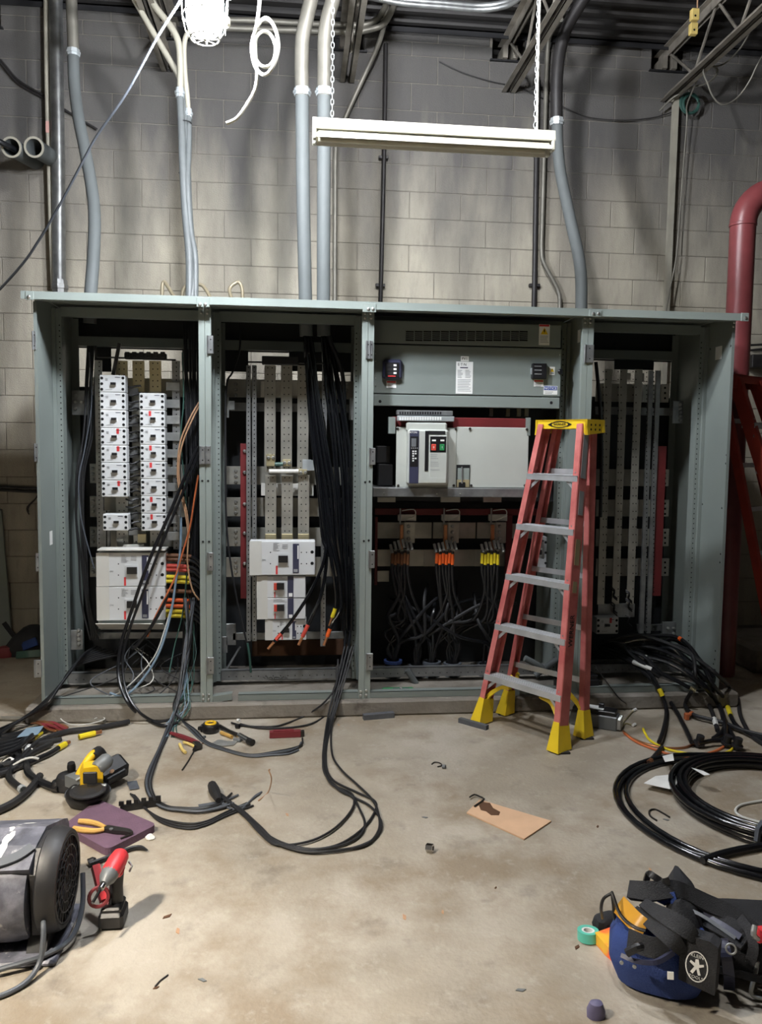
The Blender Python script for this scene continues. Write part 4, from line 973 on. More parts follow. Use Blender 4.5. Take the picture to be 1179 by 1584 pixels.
        textpart('rail_text', 'WERNER', .052, FRt+(fr1-FRt)*.36 + x*.0055, 'black_plastic', t, rot, fit=.17)
        # yellow knee braces from the lowest step
        for p0, p1, sg in ((FLt, fl1, 1), (FRt, fr1, -1)):
            u1 = .152; a = p0+(p1-p0)*.06; a2 = p0+(p1-p0)*u1
            MB().tube([a+wv*(sg*.012), a+wv*(sg*.04)+d*.06, a2+wv*(sg*.09)-d*.01-V(0, 0, .03), a2+wv*(sg*.16)-V(0, 0, .02)], [.02, .016, .014, .018], 4, True, 4).build('knee_brace', 'ladder_yellow', t)
        a = RLt+(rl1-RLt)*.16; MB().tube([a+wv*.05-V(0, 0, .02), a+wv*.1-dv*.08-V(0, 0, .03), FLt+(fl1-FLt)*.16+wv*.12+dv*.05], [.012, .012, .02], 4, True, 4).build('knee_brace', 'ladder_yellow', t)
        a = RRt+(rr1-RRt)*.05; MB().tube([a-wv*.0, a-wv*.04-dv*.02+V(0, 0, .09), a-wv*.09-dv*.06+V(0, 0, .16)], [.012, .012, .016], 4, True, 4).build('knee_brace', 'ladder_yellow', t)
    return t
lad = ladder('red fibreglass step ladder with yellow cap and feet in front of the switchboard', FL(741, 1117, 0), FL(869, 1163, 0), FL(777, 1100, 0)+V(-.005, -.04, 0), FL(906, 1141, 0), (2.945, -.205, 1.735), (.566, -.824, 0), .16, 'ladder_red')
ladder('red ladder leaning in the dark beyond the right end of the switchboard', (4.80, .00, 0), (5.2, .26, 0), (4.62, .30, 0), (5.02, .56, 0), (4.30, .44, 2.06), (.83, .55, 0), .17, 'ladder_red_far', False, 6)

# ------------------------------------------------------------------ cables inside and in front of the bays
def fl(pts, z): return [FL(x, y, z) for x, y in pts]
def mix(pts, r):
    """(px, py, Y) hangs at depth Y; (px, py) lies on the floor"""
    return [P(*p) if len(p) == 3 else FL(p[0], p[1], r) for p in pts]
def taped(name, label, pts, r, m, tapes, group, cat='cable', tip=None, n=8):
    """cable with bands of tape: tapes = [(from, to, material)] as fractions of its length"""
    q, _ = crom(pts, 6); base = min(q, key=lambda p: p.z)
    t = thing(name, label, cat, base, group)
    MB().tube(q, r, n).build('sheath', m, t, True)
    for a, c, mm in tapes:
        i, j = int(a*(len(q)-1)), max(int(a*(len(q)-1))+1, int(c*(len(q)-1)))
        MB().tube(q[i:j+1], r*1.16, n).build('tape_band', mm, t, True)
    if tip:
        d = (q[-1]-q[-2]).normalized(); MB().tube([q[-1], q[-1]+d*tip], r*.8, n).build('lug', 'copper', t, True)
    return t
G = 'feeder cables in the second bay'
LB = 'black feeder cable hanging in the thick bundle of the second bay'
rnd = random.Random(11)
def fan(k, n, top, mids):
    out = []
    for (x, y, Y, w) in [top]+mids: out.append((x+w*((k+.5)/n-.5)+rnd.uniform(-1, 1), y, Y+rnd.uniform(-.02, .02)))
    return out
for k in range(8):
    pts = fan(k, 8, (474, 498, .40, 11), [(478, 540, .40, 14), (484, 600, .38, 18), (494, 680, .34, 24), (505, 760, .30, 28), (511, 830, .26, 26)])
    if k == 0: pts += [(504, 850, .22), (497, 880, .19), (478, 920, .16), (450, 962, .14), (424, 993, .13)]
    elif k == 1: pts += [(505, 870, .22), (497, 920, .2), (482, 955, .18), (468, 985, .17)]
    elif k in (2, 3): pts += [(515, 880, .2), (520, 930, .2), (514, 935+10*k, .2)] if k == 2 else [(524, 890, .22), (527, 940, .2), (514, 965, .18), (506, 985, .17)]
    else: pts += [(514+3*k, 870+8*k, .27), (516+3*k, 905+10*k, .28), (514+4*k, 935+10*k, .33)]
    if k < 4: taped('feeder_cable', ('black feeder cable bent left with a bare copper end', 'black feeder cable ending in orange tape left of the others', 'black feeder cable ending in yellow tape', 'black feeder cable ending in orange tape at the right')[k], pl(pts), .0105, 'cable_glossy', [(.955, .985, 'tape_red')] if k == 0 else [(.93, 1, ('', 'tape_red', 'tape_yellow', 'tape_orange')[k])], G, tip=.055)
    else: cable('feeder_cable', LB, 'cable', pl(pts), .0088, 'cable_glossy', G)
for k in range(6):
    pts = fan(k, 6, (502, 498, .40, 12), [(507, 545, .40, 16), (515, 600, .38, 26), (526, 680, .34, 30), (532, 760, .30, 26), (536, 850, .28, 20), (538, 920, .26, 18), (537, 975, .28, 18)] + ([(530, 1030, .1, 10), (517, 1070, .0, 8)] if k in (2, 4) else []))
    cable('feeder_cable', LB, 'cable', pl(pts), .0088, 'cable_glossy', G)
cable('feeder_cable', 'thick black cable bowing right out of the second bay conduit', 'cable', pl([(505, 500, .4), (512, 530, .39), (525, 560, .38), (532, 600, .38), (533, 700, .38), (531, 800, .38), (530, 900, .36)]), .013, 'cable_black', G)
cable('control_wire', 'thin dark wire running down inside the left side of the second bay', 'cable', pl([(371, 500, .5), (371, 540, .5), (360, 575, .45), (350, 600, .4), (349, 700, .36), (351, 820, .34), (365, 920, .32), (383, 1000, .3), (388, 1035, .3)]), .006, 'cable_matte')
cable('ground_wire', 'short green wire end at the foot of the second bay', 'cable', pl([(383, 995, .28), (386, 1015, .28), (388, 1040, .3)]), .007, 'wire_green')
# the loops that run out over the floor in front of the second bay
GF = 'cables looped on the floor in the middle'; LF = 'thin black cable looped on the floor in front of the second bay'
loops = [
 [(538, 1000, .16), (526, 1050, .03), (514, 1096, -.1), (505, 1125), (499, 1160), (501, 1192), (515, 1214), (545, 1231), (572, 1248), (588, 1274), (577, 1298), (545, 1311), (500, 1317), (452, 1313), (422, 1301), (396, 1278), (370, 1254), (345, 1233), (330, 1222)],
 [(544, 1000, .16), (530, 1050, .03), (517, 1096, -.1), (510, 1125), (504, 1160), (505, 1195), (525, 1222), (548, 1232), (560, 1252), (566, 1275), (556, 1295), (530, 1308), (490, 1313), (450, 1308), (418, 1292), (392, 1268), (366, 1247), (340, 1232)],
 [(548, 1000, .16), (534, 1050, .03), (521, 1094, -.1), (514, 1128), (514, 1165), (528, 1190), (552, 1212), (572, 1232), (583, 1252), (586, 1280), (570, 1304), (530, 1315), (480, 1318), (436, 1309), (408, 1292), (380, 1264), (352, 1240), (333, 1228)],
 [(533, 1000, .16), (522, 1050, .03), (510, 1096, -.1), (501, 1140), (498, 1180), (510, 1212), (540, 1226), (546, 1240), (538, 1262), (512, 1285), (475, 1302), (430, 1306), (405, 1290), (378, 1262), (350, 1240), (335, 1225)],
 [(541, 1005, .18), (530, 1050, .05), (519, 1094, -.1), (507, 1130), (502, 1170), (512, 1205), (550, 1226), (578, 1240), (574, 1262), (550, 1290), (515, 1308), (470, 1314), (428, 1303), (398, 1276), (372, 1252), (350, 1238)]]
for L in loops:
    dx = rnd.uniform(-3, 3); L = [(p[0]+dx+rnd.uniform(-1.5, 1.5), p[1]+rnd.uniform(-1.2, 1.2)) if len(p) == 2 else p for p in L]
    cable('floor_cable', LF, 'cable', mix(L, .008+.004*rnd.random()), .0052, 'cable_matte', GF)
cable('floor_cable', 'thin wire running from the second bay to the tape measure', 'cable', mix([(523, 1020, .1), (520, 1060, .0), (500, 1088, -.06), (470, 1108), (440, 1120), (420, 1124), (380, 1123), (358, 1118)], .008), .0055, 'cable_matte')
cable('floor_cable', 'second thin wire curving to the tape measure', 'cable', mix([(521, 1030, .08), (519, 1080, -.03), (505, 1105), (480, 1120), (440, 1126), (400, 1126), (372, 1120)], .008), .0055, 'cable_matte')
# grey sheathed control bundle from the left bay
GB = 'control cables from the left bay'; LC = 'grey control cable curving over the floor from the left bay'
for k in range(6):
    o = (k-2.5)*1.8+rnd.uniform(-1.5, 1.5)
    L = [(292+o*2, 925, .24), (290+rnd.uniform(-6, 6), 985, .12), (282+rnd.uniform(-4, 4), 1040, .02), (272+rnd.uniform(-4, 4), 1090, -.06), (262+o*.8, 1125), (247+o*.6, 1160), (234+o, 1190), (229+o, 1212), (236+o, 1234), (254+o, 1248-o*.3), (280, 1252-o*.6), (310, 1253-o*.8), (338+6*rnd.random(), 1246-o), (356+rnd.uniform(-8, 20), 1236-o*2)]
    cable('control_cable', LC, 'cable', mix(L, .007+.006*rnd.random()), .0048, ('cable_grey', 'cable_matte')[k % 2], GB)
for k in range(4):
    L = [(300-2*k+rnd.uniform(-5, 5), 930, .2), (296-3*k+rnd.uniform(-5, 5), 1000, .1), (284-3*k+rnd.uniform(-4, 4), 1060, .0), (275-2*k, 1100, -.06), (295+3*k, 1130), (318, 1150-1.5*k), (345, 1160-k), (385, 1170-k), (420, 1168-k*1.5), (445+6*k, 1166-4*k), (462+2*k, 1160-6*k)]
    cable('control_cable', 'cable of the bundle ending in bare tips below the red knife', 'cable', mix(L, .007+.002*k), .0048, ('cable_grey', 'cable_matte')[k % 2], GB)
for k in range(5):
    L = [(330, 1222-k), (334+2*k, 1232), (350, 1248-3*k), (372+5*k, 1252-6*k), (390+5*k, 1236-5*k), (402+3*k, 1228-3*k)] if k < 2 else [(196+3*k, 1226+k), (215+3*k, 1244+2*k), (250, 1260+3*k), (290, 1266+4*k), (320, 1264+3*k), (350, 1250+3*k), (372+5*k, 1238+2*k)]
    cable('control_cable', 'loose thin wire lying between the purple mat and the cable loop', 'cable', fl(L, .006), .0045, 'cable_grey' if k < 2 else 'cable_matte', GB)
cable('control_cable', 'thin wire with a curled end standing off the floor cables', 'cable', mix([(400, 1238), (415, 1225), (420, 1205, -1.15), (416, 1192, -1.15), (418, 1190, -1.15)], .006), .003, 'wire_tan', GB)
for x, y, a, lab in ((206, 1215, 1.9, 'grey strip of cable tape stuck to the control bundle'), (324, 1246, .3, 'grey tape flap beside the cable knot')):
    p = FL(x, y, .004); o = one(MB().rb(-.045, .045, -.022, .022, 0, .003, .001), 'tape_flap', 'cable_grey', lab, 'tape'); o.location = p; o.rotation_euler = (.03, 0, a)
one(MB().tube(fl([(328, 1214), (332, 1224), (338, 1238)], .025), [.02, .026, .012], 8, True, 3), 'tape_knot', 'cable_matte', 'knot of black tape binding the floor cables', 'tape')
# bay 1 wiring
LW = 'dark cable hanging down the right side of the left bay'; GW = 'wiring in the left bay'
for k in range(9):
    x = 284+2.6*k
    L = [(x, 500, .45), (x+rnd.uniform(-2, 3), 560, .42), (288+2.3*k, 640, .38), (290+2.2*k+rnd.uniform(-3, 3), 740, .35), (290+2*k, 830, .32), (288+2*k+rnd.uniform(-4, 4), 920, .3), (284+2.4*k, 985, .3), (278+3*k+rnd.uniform(-8, 8), 1030, .3)]
    cable('bay_cable', LW, 'cable', pl(L), .0065, 'cable_black' if k % 3 else 'cable_matte', GW)
for lab, m, r, L in (
    ('thick black cable slanting across the left bay breakers to the floor', 'cable_black', .010, [(306, 690, .25), (285, 740, .2), (262, 795, .17), (240, 845, .15), (222, 890, .13), (205, 940, .12), (189, 990, .1), (183, 1030, .06), (186, 1060, .0), (200, 1090, -.07), (222, 1110), (250, 1122), (275, 1118)]),
    ('second black cable slanting beside the thick one', 'cable_black', .008, [(308, 700, .24), (288, 750, .19), (265, 805, .16), (243, 860, .14), (220, 920, .12), (200, 975, .1), (190, 1020, .06), (194, 1065, -.02), (212, 1098, -.09), (240, 1116), (268, 1112)]),
    ('green wire down the right of the left bay', 'wire_green', .004, [(282, 545, .34), (284, 620, .34), (280, 680, .33), (288, 780, .3), (290, 860, .28), (284, 940, .26), (270, 1000, .22), (262, 1040, .1)]),
    ('tan wire bowed beside the right breaker column', 'wire_tan', .005, [(308, 622, .28), (295, 645, .26), (280, 680, .25), (275, 715, .25), (276, 750, .25), (286, 790, .24), (291, 830, .24), (290, 870, .22), (297, 910, .2), (308, 928, .2)]),
    ('second tan wire bowed beside the right breaker column', 'wire_tan', .005, [(308, 628, .28), (297, 650, .26), (283, 684, .25), (277, 718, .25), (279, 752, .25), (289, 792, .24), (293, 832, .24)]),
    ('orange wire at the right edge of the left bay', 'wire_orange', .0055, [(307, 735, .26), (301, 770, .25), (294, 815, .24), (284, 850, .22), (272, 890, .2), (258, 920, .19), (240, 955, .18), (228, 985, .18)]),
    ('pale blue wire bundle down the right of the left bay', 'wire_blue', .007, [(280, 800, .25), (279, 850, .22), (272, 900, .2), (264, 950, .18), (248, 1005, .12), (225, 1045, .08), (195, 1075, .02), (170, 1072, .03)]),
    ('white wire sweeping to the left bay sill', 'wire_white', .004, [(268, 930, .2), (256, 970, .17), (242, 1010, .12), (220, 1040, .08), (190, 1068, .03), (170, 1078, .02)]),
    ('thick black cable branching to a lug under the big breakers', 'cable_black', .010, [(262, 915, .2), (248, 945, .18), (230, 975, .17), (212, 998, .17), (203, 1003, .17)]),
    ('slim grey wire standing in the left of the left bay', 'cable_grey', .004, [(138, 545, .4), (142, 620, .4), (132, 690, .38), (122, 740, .36), (124, 790, .35), (132, 830, .35), (146, 880, .34)])):
    cable('bay_wire', lab, 'wire', mix(L, r+.004), r, m)
for k in range(7):
    L = [(150+6*k, 1000+2*k, .3), (130-2*k, 1012+3*k, .2), (112-3*k, 1035+4*k, .08), (92-3*k, 1062+3*k, -.02), (70-4*k, 1092+2*k, -.1), (35-6*k, 1112+4*k), (-20, 1136+6*k), (-60, 1150+6*k)]
    cable('bay_cable', 'black cable running from the left bay out past the left edge', 'cable', mix(L, .01+.004*k), .008, 'cable_black', 'cables leaving the left bay to the left')
for k in range(10):
    y = 1000+rnd.uniform(0, 40); x = rnd.uniform(150, 290)
    L = [(x, y, .45), (x+rnd.uniform(-30, 30), y-18, .35), (x+rnd.uniform(-60, 20), y+10, .2), (x+rnd.uniform(-70, 10), y+40, .1), (x+rnd.uniform(-90, -10), 1080, .03)]
    L = [(a, min(c, 1078), d) for a, c, d in L]
    cable('bay_wire', 'thin tangled wire lying over the sill of the left bay', 'wire', pl(L), .0035, rnd.choice(('cable_matte', 'cable_matte', 'cable_grey', 'wire_white')), 'tangle at the foot of the left bay')
for k in range(8):
    x = 268+4*k
    L = [(300-2*k, 960, .3), (296+rnd.uniform(-10, 8), 1010, .2), (288+rnd.uniform(-8, 10), 1060, .04), (282+rnd.uniform(-12, 12), 1095, -.06), (268+rnd.uniform(-14, 16), 1122), (262+rnd.uniform(-16, 22), 1140)]
    cable('bay_wire', 'pale green wire in the hank hanging over the left bay sill', 'wire', mix(L, .006), .0028, ('wire_green', 'wire_blue', 'wire_green')[k % 3], 'hank of green wires')
for k, (y, m) in enumerate(((859, 'tape_brown'), (865, 'tape_brown'), (875, 'tape_red'), (881, 'tape_red'), (892, 'tape_yellow'), (899, 'tape_yellow'), (914, 'tape_brown'), (928, 'tape_orange'), (937, 'tape_orange'), (945, 'tape_yellow'), (952, 'tape_yellow'))):
    L = pl([(312, y+14, .3), (300, y+4, .29), (286+rnd.uniform(-4, 4), y+1, .28), (255, y, .28)])
    nm = {'tape_brown': 'brown', 'tape_red': 'red', 'tape_orange': 'orange', 'tape_yellow': 'yellow'}[m]
    taped('feeder_cable', f'black cable with {nm} tape landed on the right of the big breakers', L, .0105, 'cable_black', [(.5, 1, m)], 'taped cables of the left bay')
# bay 3: taped sets dropping from the lugs, then the dark tangle to the floor sleeves
sleeves = [(608, 1022), (646, 1029), (668, 1024), (700, 1026), (752, 1028)]
for i, (x, y) in enumerate(sleeves):
    c = P(x, y, .42); c.z = PAD
    t = thing('floor_sleeve', ('blue-ringed', 'wide grey', 'grey', 'second grey', 'far right')[i]+' conduit sleeve standing in the floor of the main breaker bay', 'conduit', c, 'conduit sleeves in the main bay')
    h = max(.04, P(x, y, .42).z-PAD)
    MB().lathe(c, (0, 0, 1), [(0, .052), (h, .052), (h, .044), (0, .044)], 16, True).build('sleeve', 'pvc_grey', t, True)
    MB().lathe(c+V(0, 0, h), (0, 0, 1), [(-.012, .052), (-.012, .06), (.006, .06), (.006, .044), (-.012, .044)], 16, True).build('bushing', 'blue_bushing' if i == 0 else 'cable_grey', t, True)
for cx, m, nm, j in ((618, 'tape_brown', 'brown', 0), (687, 'tape_orange', 'orange', 1), (757, 'tape_yellow', 'yellow', 2)):
    for k in range(6):
        x = cx-11+4.8*k; y = 857+2*(k % 2)
        sx, sy = sleeves[(j*2+k) % 5] if k % 2 else sleeves[(j+k//2) % 5]
        L = [(x+.5, y-6, .31), (x, y+10, .31), (x-.5, y+26, .31), (x+rnd.uniform(-6, 6), y+60, .33), (x+rnd.uniform(-22, 22), y+100, .36), ((x+sx)/2+rnd.uniform(-14, 14), 968+rnd.uniform(-8, 12), .40), (sx+rnd.uniform(-9, 9), 1000, .42), (sx+rnd.uniform(-6, 6), sy+2, .42)]
        taped('riser_cable', f'black cable with {nm} tape hanging from the lugs of the main bay', pl(L), .0095, 'cable_black', [(.06, .2, m)], 'taped cables of the main bay')
for k in range(14):
    sx, sy = sleeves[k % 5]; ex = rnd.uniform(600, 800)
    L = [(sx+rnd.uniform(-8, 8), sy+2, .42), (sx+rnd.uniform(-4, 12), sy-30, .40), (sx+(ex-sx)*.3+rnd.uniform(-8, 8), 975+rnd.uniform(-20, 10), .34), (sx+(ex-sx)*.7, 940+rnd.uniform(-20, 20), .36), (ex, 905+rnd.uniform(-20, 30), .5)]
    cable('riser_cable', 'black cable curving up out of the floor sleeves of the main bay', 'cable', pl(L), .011, 'cable_matte' if k % 2 else 'cable_black', 'tangled cables in the main bay')
for lab, r, m, Y in (('green plastic tool lying on the floor of the main bay', (592, 1056, 642, 1064), 'green_plastic', .05),):
    t = thing('green_tool', lab, 'tool', P(617, 1064, Y)); x0, x1, _, _ = rect(*r, Y); z = PAD+.001
    MB().rb(x0, x1, Y+.0, Y+.06, z, z+.03, .008).build('handle', m, t); MB().rb((x0*2+x1)/3, x1-.03, Y-.004, Y+.03, z+.02, z+.036, .004).build('rib', 'wire_green', t); MB().cyl((x1-.09, Y, z+.03), (x1-.085, Y-.01, z+.045), .008, 8).build('knob', 'galv_bright', t)
for pts, lab in (([(630, 1036), (640, 1052), (644, 1058)], 'short grey pipe elbow on the floor of the main bay'), ([(828, 1045), (848, 1030), (862, 1020)], 'grey pipe offcut leaning behind the ladder'), ([(812, 1018), (838, 1032), (852, 1042)], 'dark bar lying behind the ladder in the main bay')):
    one(MB().tube([P(x, y, .28)+V(0, 0, .0) for x, y in pts], .02, 10, True, 3), 'pipe_offcut', 'pvc_grey', lab, 'pipe')
o = breaker('small dark-faced relay hanging behind the ladder', (826, 830, 846, 880), .3, .06, 'small', m='print_grey')

for k in range(5):
    x = 136+3*k
    cable('bay_cable', 'dark cable hanging down the left side of the left bay', 'cable', pl([(x, 535, .45), (x-2+rnd.uniform(-3, 3), 600, .44), (x-8+rnd.uniform(-4, 4), 670, .42), (x-17, 730, .4), (x-19+rnd.uniform(-3, 3), 800, .4), (x-14, 860, .4), (x-8+rnd.uniform(-4, 4), 930, .4), (x+4, 990, .38)]), .006, 'cable_matte', GW)
for r in ((583, 690, 604, 716), (585, 718, 608, 751)): pbox(BAY[2], 'control_relay', r, .22, .08, 'blower_dark', .004)
c = P(1067, 160, 1.63)
one(MB().ring(c, (0, -1, 0), .075, .012, 24, 6).ring(c+V(.006, -.012, -.01), (.1, -1, 0), .068, .01, 24, 6), 'wire_hank', 'wire_green', 'dark green hank of wire hung on the wall by the strut', 'wire')
# ------------------------------------------------------------------ right: cables spilling from the end bay
GR = 'cables spilling from the right end bay'; LR = 'black cable spilling over the sill of the right end bay'
R = [
 [(930, 995, .4), (985, 983, .3), (1040, 998, .12), (1082, 1022, .0), (1112, 1046, -.1), (1140, 1076), (1146, 1108), (1165, 1140), (1200, 1160)],
 [(935, 1005, .4), (1000, 990, .28), (1050, 1014, .1), (1090, 1048, -.06), (1120, 1082), (1136, 1118), (1160, 1136), (1195, 1148)],
 [(925, 1000, .4), (960, 1010, .25), (1000, 1036, .08), (1020, 1066, -.05), (1031, 1098), (1027, 1128), (1020, 1148)],
 [(930, 1010, .4), (972, 1022, .2), (1010, 1054, .02), (1040, 1090), (1060, 1126), (1070, 1148)],
 [(930, 1005, .35), (990, 1028, .1), (1040, 1050, .0), (1076, 1069, -.06)],
 [(990, 985, .35), (1040, 984, .2), (1066, 999, .08), (1086, 1028, .0), (1104, 1060, -.1), (1125, 1085)],
 [(1000, 1000, .3), (1050, 1000, .15), (1072, 1016, .02), (1077, 1050, -.08), (1090, 1076), (1102, 1102), (1110, 1130)],
 [(940, 1000, .4), (1010, 1002, .2), (1068, 1030, .0), (1100, 1070), (1118, 1102), (1122, 1140), (1100, 1146), (1080, 1150)],
 [(950, 1010, .3), (1030, 1024, .05), (1085, 1060, -.1), (1110, 1090), (1128, 1128), (1140, 1148)],
 [(1060, 1035, .02), (1090, 1060, -.08), (1112, 1092), (1120, 1126), (1104, 1142)],
 [(1070, 1070, -.1), (1060, 1090), (1072, 1105), (1095, 1112), (1120, 1118), (1150, 1130), (1190, 1140)]]
tp = {1: [(.62, .68, 'tape_yellow'), (.50, .52, 'tape_white')], 2: [(.52, .56, 'tape_yellow')], 4: [(.32, .45, 'tape_white'), (.93, 1, 'bus_cu')], 5: [(.28, .33, 'tape_orange')], 6: [(.9, .97, 'tape_white')], 8: [(.1, .14, 'tape_white')]}
for k, L in enumerate(R):
    pts = mix(L, .014+.006*(k % 4))
    if k in tp: taped('spilled_cable', 'black spilled cable at the right end bay with ' + {'tape_yellow': 'yellow', 'tape_white': 'white', 'tape_orange': 'orange'}[tp[k][0][2]] + ' tape' + (' near its end' if k == 6 else ' along it' if k == 8 else ' and a bare end' if k == 4 else ' halfway' if k == 2 else ''), pts, .0125, 'cable_black' if k % 3 else 'cable_matte', tp[k], GR)
    else: cable('spilled_cable', LR, 'cable', pts, .012, 'cable_black' if k % 2 else 'cable_matte', GR)
for k in range(8):
    x = rnd.uniform(930, 1030); L = [(x, 990+rnd.uniform(0, 20), .4), (x+25, 995+rnd.uniform(-8, 15), .25), (x+60, 1015+rnd.uniform(-10, 15), .1), (x+90, 1042+rnd.uniform(-10, 12), .02)]
    cable('spilled_cable', 'black cable lying deep in the foot of the right end bay', 'cable', pl(L), .012, 'cable_black', GR)
cable('bay_cable', 'black cable descending behind the left edge of the right end bay', 'cable', pl([(922, 560, .4), (926, 600, .4), (929, 640, .4), (931, 700, .4), (929, 800, .4)]), .012, 'cable_black')
for pts, m, lab in (([(995, 1127), (999, 1136), (1007, 1146), (1030, 1158), (1055, 1164), (1085, 1168), (1110, 1167), (1130, 1161), (1138, 1150)], 'tape_yellow', 'yellow wire lying behind the black coil'), ([(964, 1131), (980, 1143), (1005, 1152), (1035, 1157), (1060, 1156), (1078, 1148)], 'copper', 'brown wire ending by the white wire nuts'),
                    ([(966, 1134), (985, 1148), (1015, 1160), (1045, 1169), (1075, 1170), (1100, 1164), (1118, 1156), (1126, 1146)], 'wire_orange', 'orange wire lying beside the yellow one')):
    cable('loose_wire', lab, 'wire', fl(pts, .007), .0065, m)
for lab, pts in (('upper short twisted pair of bare wire ends left of the spilled cables', [(960, 1122), (970, 1110), (980, 1099)]), ('lower short wire end left of the spilled cables', [(957, 1128), (968, 1119), (979, 1122)])):
    t = thing('wire_end', lab, 'wire', FL(970, 1112)); MB().tube(fl(pts, .006), .005, 6, True, 3).build('wire', 'bus_cu', t); MB().tube(fl([pts[-1], (pts[-1][0]+4, pts[-1][1]-2)], .009), .008, 6).build('wire_nut', 'paper', t)
for x, y, lab in ((1080, 1148, 'left'), (1123, 1148, 'middle'), (1139, 1152, 'right')):
    p = FL(x, y, .028); t = thing('cable_connector', f'{lab} dark cable connector with a ring nut among the spilled cables', 'connector', V(p.x, p.y, 0), 'cable connectors')
    MB().lathe(p-V(0, 0, .028), (.1, -.2, 1), [(0, .018), (.02, .018), (.02, .03), (.032, .03), (.032, .02), (.07, .02)], 12).build('body', 'cable_matte', t, True)
taped('cable_offcut', 'short cut end of black cable pointing at the black coil', fl([(1024, 1156), (1016, 1166), (1004, 1180)], .013), .012, 'cable_matte', [(.85, 1, 'copper')], None)
one(MB().rb(-.012, .012, -.014, .014, 0, .04, .004).tube([(0, 0, .02), (.05, .03, .03)], .012, 8), 'cable_terminal', 'wire_orange', 'orange and yellow cable terminal among the spilled cables', 'terminal').location = FL(1066, 1112, 0)
# big coil
cc = V(3.42, -1.38, 0)
def coil(label, c, Rr, n, r, gap, m='cable_glossy', z0=0):
    t = thing('cable_coil', label, 'cable coil', c, 'coils of black cable')
    for k in range(n):
        rr = Rr + gap*((k % 3)-1) + rnd.uniform(-.006, .006); z = z0 + r + (k//3)*r*1.7
        e = rnd.uniform(.97, 1.03); ph = rnd.uniform(0, 6)
        pts = [c + V(rr*math.cos(a)*e, rr*math.sin(a)/e, z + .003*math.sin(3*a+ph)) for a in [2*PI*j/48 for j in range(49)]]
        MB().tube(pts, r, 9, False).build('strand', m, t, True)
    return t
coil('large loose ring of glossy black cable on the right of the floor', cc, .565, 3, .0125, .026)
t = coil('thick bundled ring of black cable inside the larger ring', V(3.575, -1.335, 0), .43, 9, .013, .026)
a = 3.95; d = V(math.cos(a), math.sin(a), 0); q = V(3.575, -1.335, .035)+d*.43
MB().tube([q-d*.055-V(0, 0, .0), q-d*.045+V(0, 0, .04), q+d*.045+V(0, 0, .04), q+d*.055], .012, 4).build('tape_wrap', 'cable_grey', t)
taped('cable_tail', 'flat dark end of the big coil pointing left at the floor', fl([(1179, 1308), (1140, 1315), (1112, 1322), (1087, 1331)], .02), .014, 'cable_black', [], None)
for lab, L, h in (('white paper tag lying inside the large ring', [(996, 1212), (1014, 1201), (1045, 1198), (1056, 1200), (1044, 1217), (1036, 1221)], .03), ('small white tag on top of the large ring', [(1025, 1170), (1041, 1166), (1043, 1177), (1029, 1179)], .05), ('white torn tag on the bundled ring', [(1070, 1188), (1088, 1193), (1099, 1199), (1090, 1200), (1080, 1194)], .08)):
    pts = fl(L, h); one(MB().prism([(p.x, p.y) for p in pts], (0, 0, h), (1, 0, 0), (0, 1, 0), (0, 0, .002)), 'paper_tag', 'paper', lab, 'tag', smooth=False)
cable('loose_wire', 'white wire bent into a loop inside the coils at the right edge', 'wire', fl([(1200, 1236), (1165, 1241), (1145, 1246), (1138, 1254), (1145, 1262), (1165, 1269), (1200, 1278)], .006), .006, 'wire_white')
cable('loose_wire', 'thin dark bent wire on the floor inside the large ring', 'wire', fl([(1016, 1269), (1006, 1262), (1005, 1254), (1014, 1252), (1026, 1258), (1036, 1264)], .004), .004, 'tool_steel')
# breakers taken out and left on the floor behind the ladder
def loose_breaker(label, loc, rz, m):
    t = thing('circuit_breaker', label, 'circuit breaker', loc, 'breakers left on the floor', rz)
    MB().rb(-.13, .13, -.05, .05, 0, .08, .006).build('body', m, t); MB().rb(-.12, .12, -.045, .045, .08, .105, .004).build('top_cover', 'black_plastic', t)
    for k in range(4): MB().rb(.13, .15, -.045+.023*k, -.027+.023*k, .01, .07, .002).build('lug', 'galv_bright' if m != 'black_plastic' else 'tool_steel', t)
    MB().rb(-.05, .05, -.03, .03, .105, .109, .001).build('label_patch', 'label_white', t); MB().rb(.02, .05, -.01, .012, .1, .135, .003).build('toggle', 'black_plastic', t)
loose_breaker('grey and black breaker lying on the floor behind the ladder', FL(920, 1122), -.55, 'tool_grey')
loose_breaker('black breaker with white lugs standing on the pad behind the ladder', V(3.13, .06, PAD), .1, 'black_plastic')
cable('loose_wire', 'stiff thin wire slanting down behind the ladder', 'wire', [P(921, 1030, .0), P(935, 1050, -.05), P(958, 1080, -.1), FL(975, 1092, .005)], .004, 'tool_steel')

# ------------------------------------------------------------------ things on the floor
def ribbon(pts, w, t, up=(0, 0, 1), sm=5, mb=None):
    """strap of width w and thickness t along pts, its flat side facing up"""
    q = [Vector(p) for p in pts]
    ws = w if isinstance(w, (list, tuple)) else None
    if sm and len(q) > 2: q, ws = crom(q, sm, list(ws) if ws else None)
    mb = mb or MB(); up = Vector(up); vs = []; n = len(q)
    for i in range(n):
        d = (q[min(i+1, n-1)]-q[max(i-1, 0)]).normalized(); x = d.cross(up).normalized(); z = x.cross(d); ww = ws[i] if ws else w
        for sx, sz in ((-1, -1), (1, -1), (1, 1), (-1, 1)): vs.append(q[i] + x*(ww/2*sx) + z*(t/2*sz))
    fs = [(0, 1, 2, 3), tuple(4*(n-1)+k for k in (3, 2, 1, 0))]
    for i in range(n-1):
        for k in range(4): k2 = (k+1) % 4; fs.append((4*i+k, 4*i+k2, 4*i+4+k2, 4*i+4+k))
    return mb.add(vs, fs)
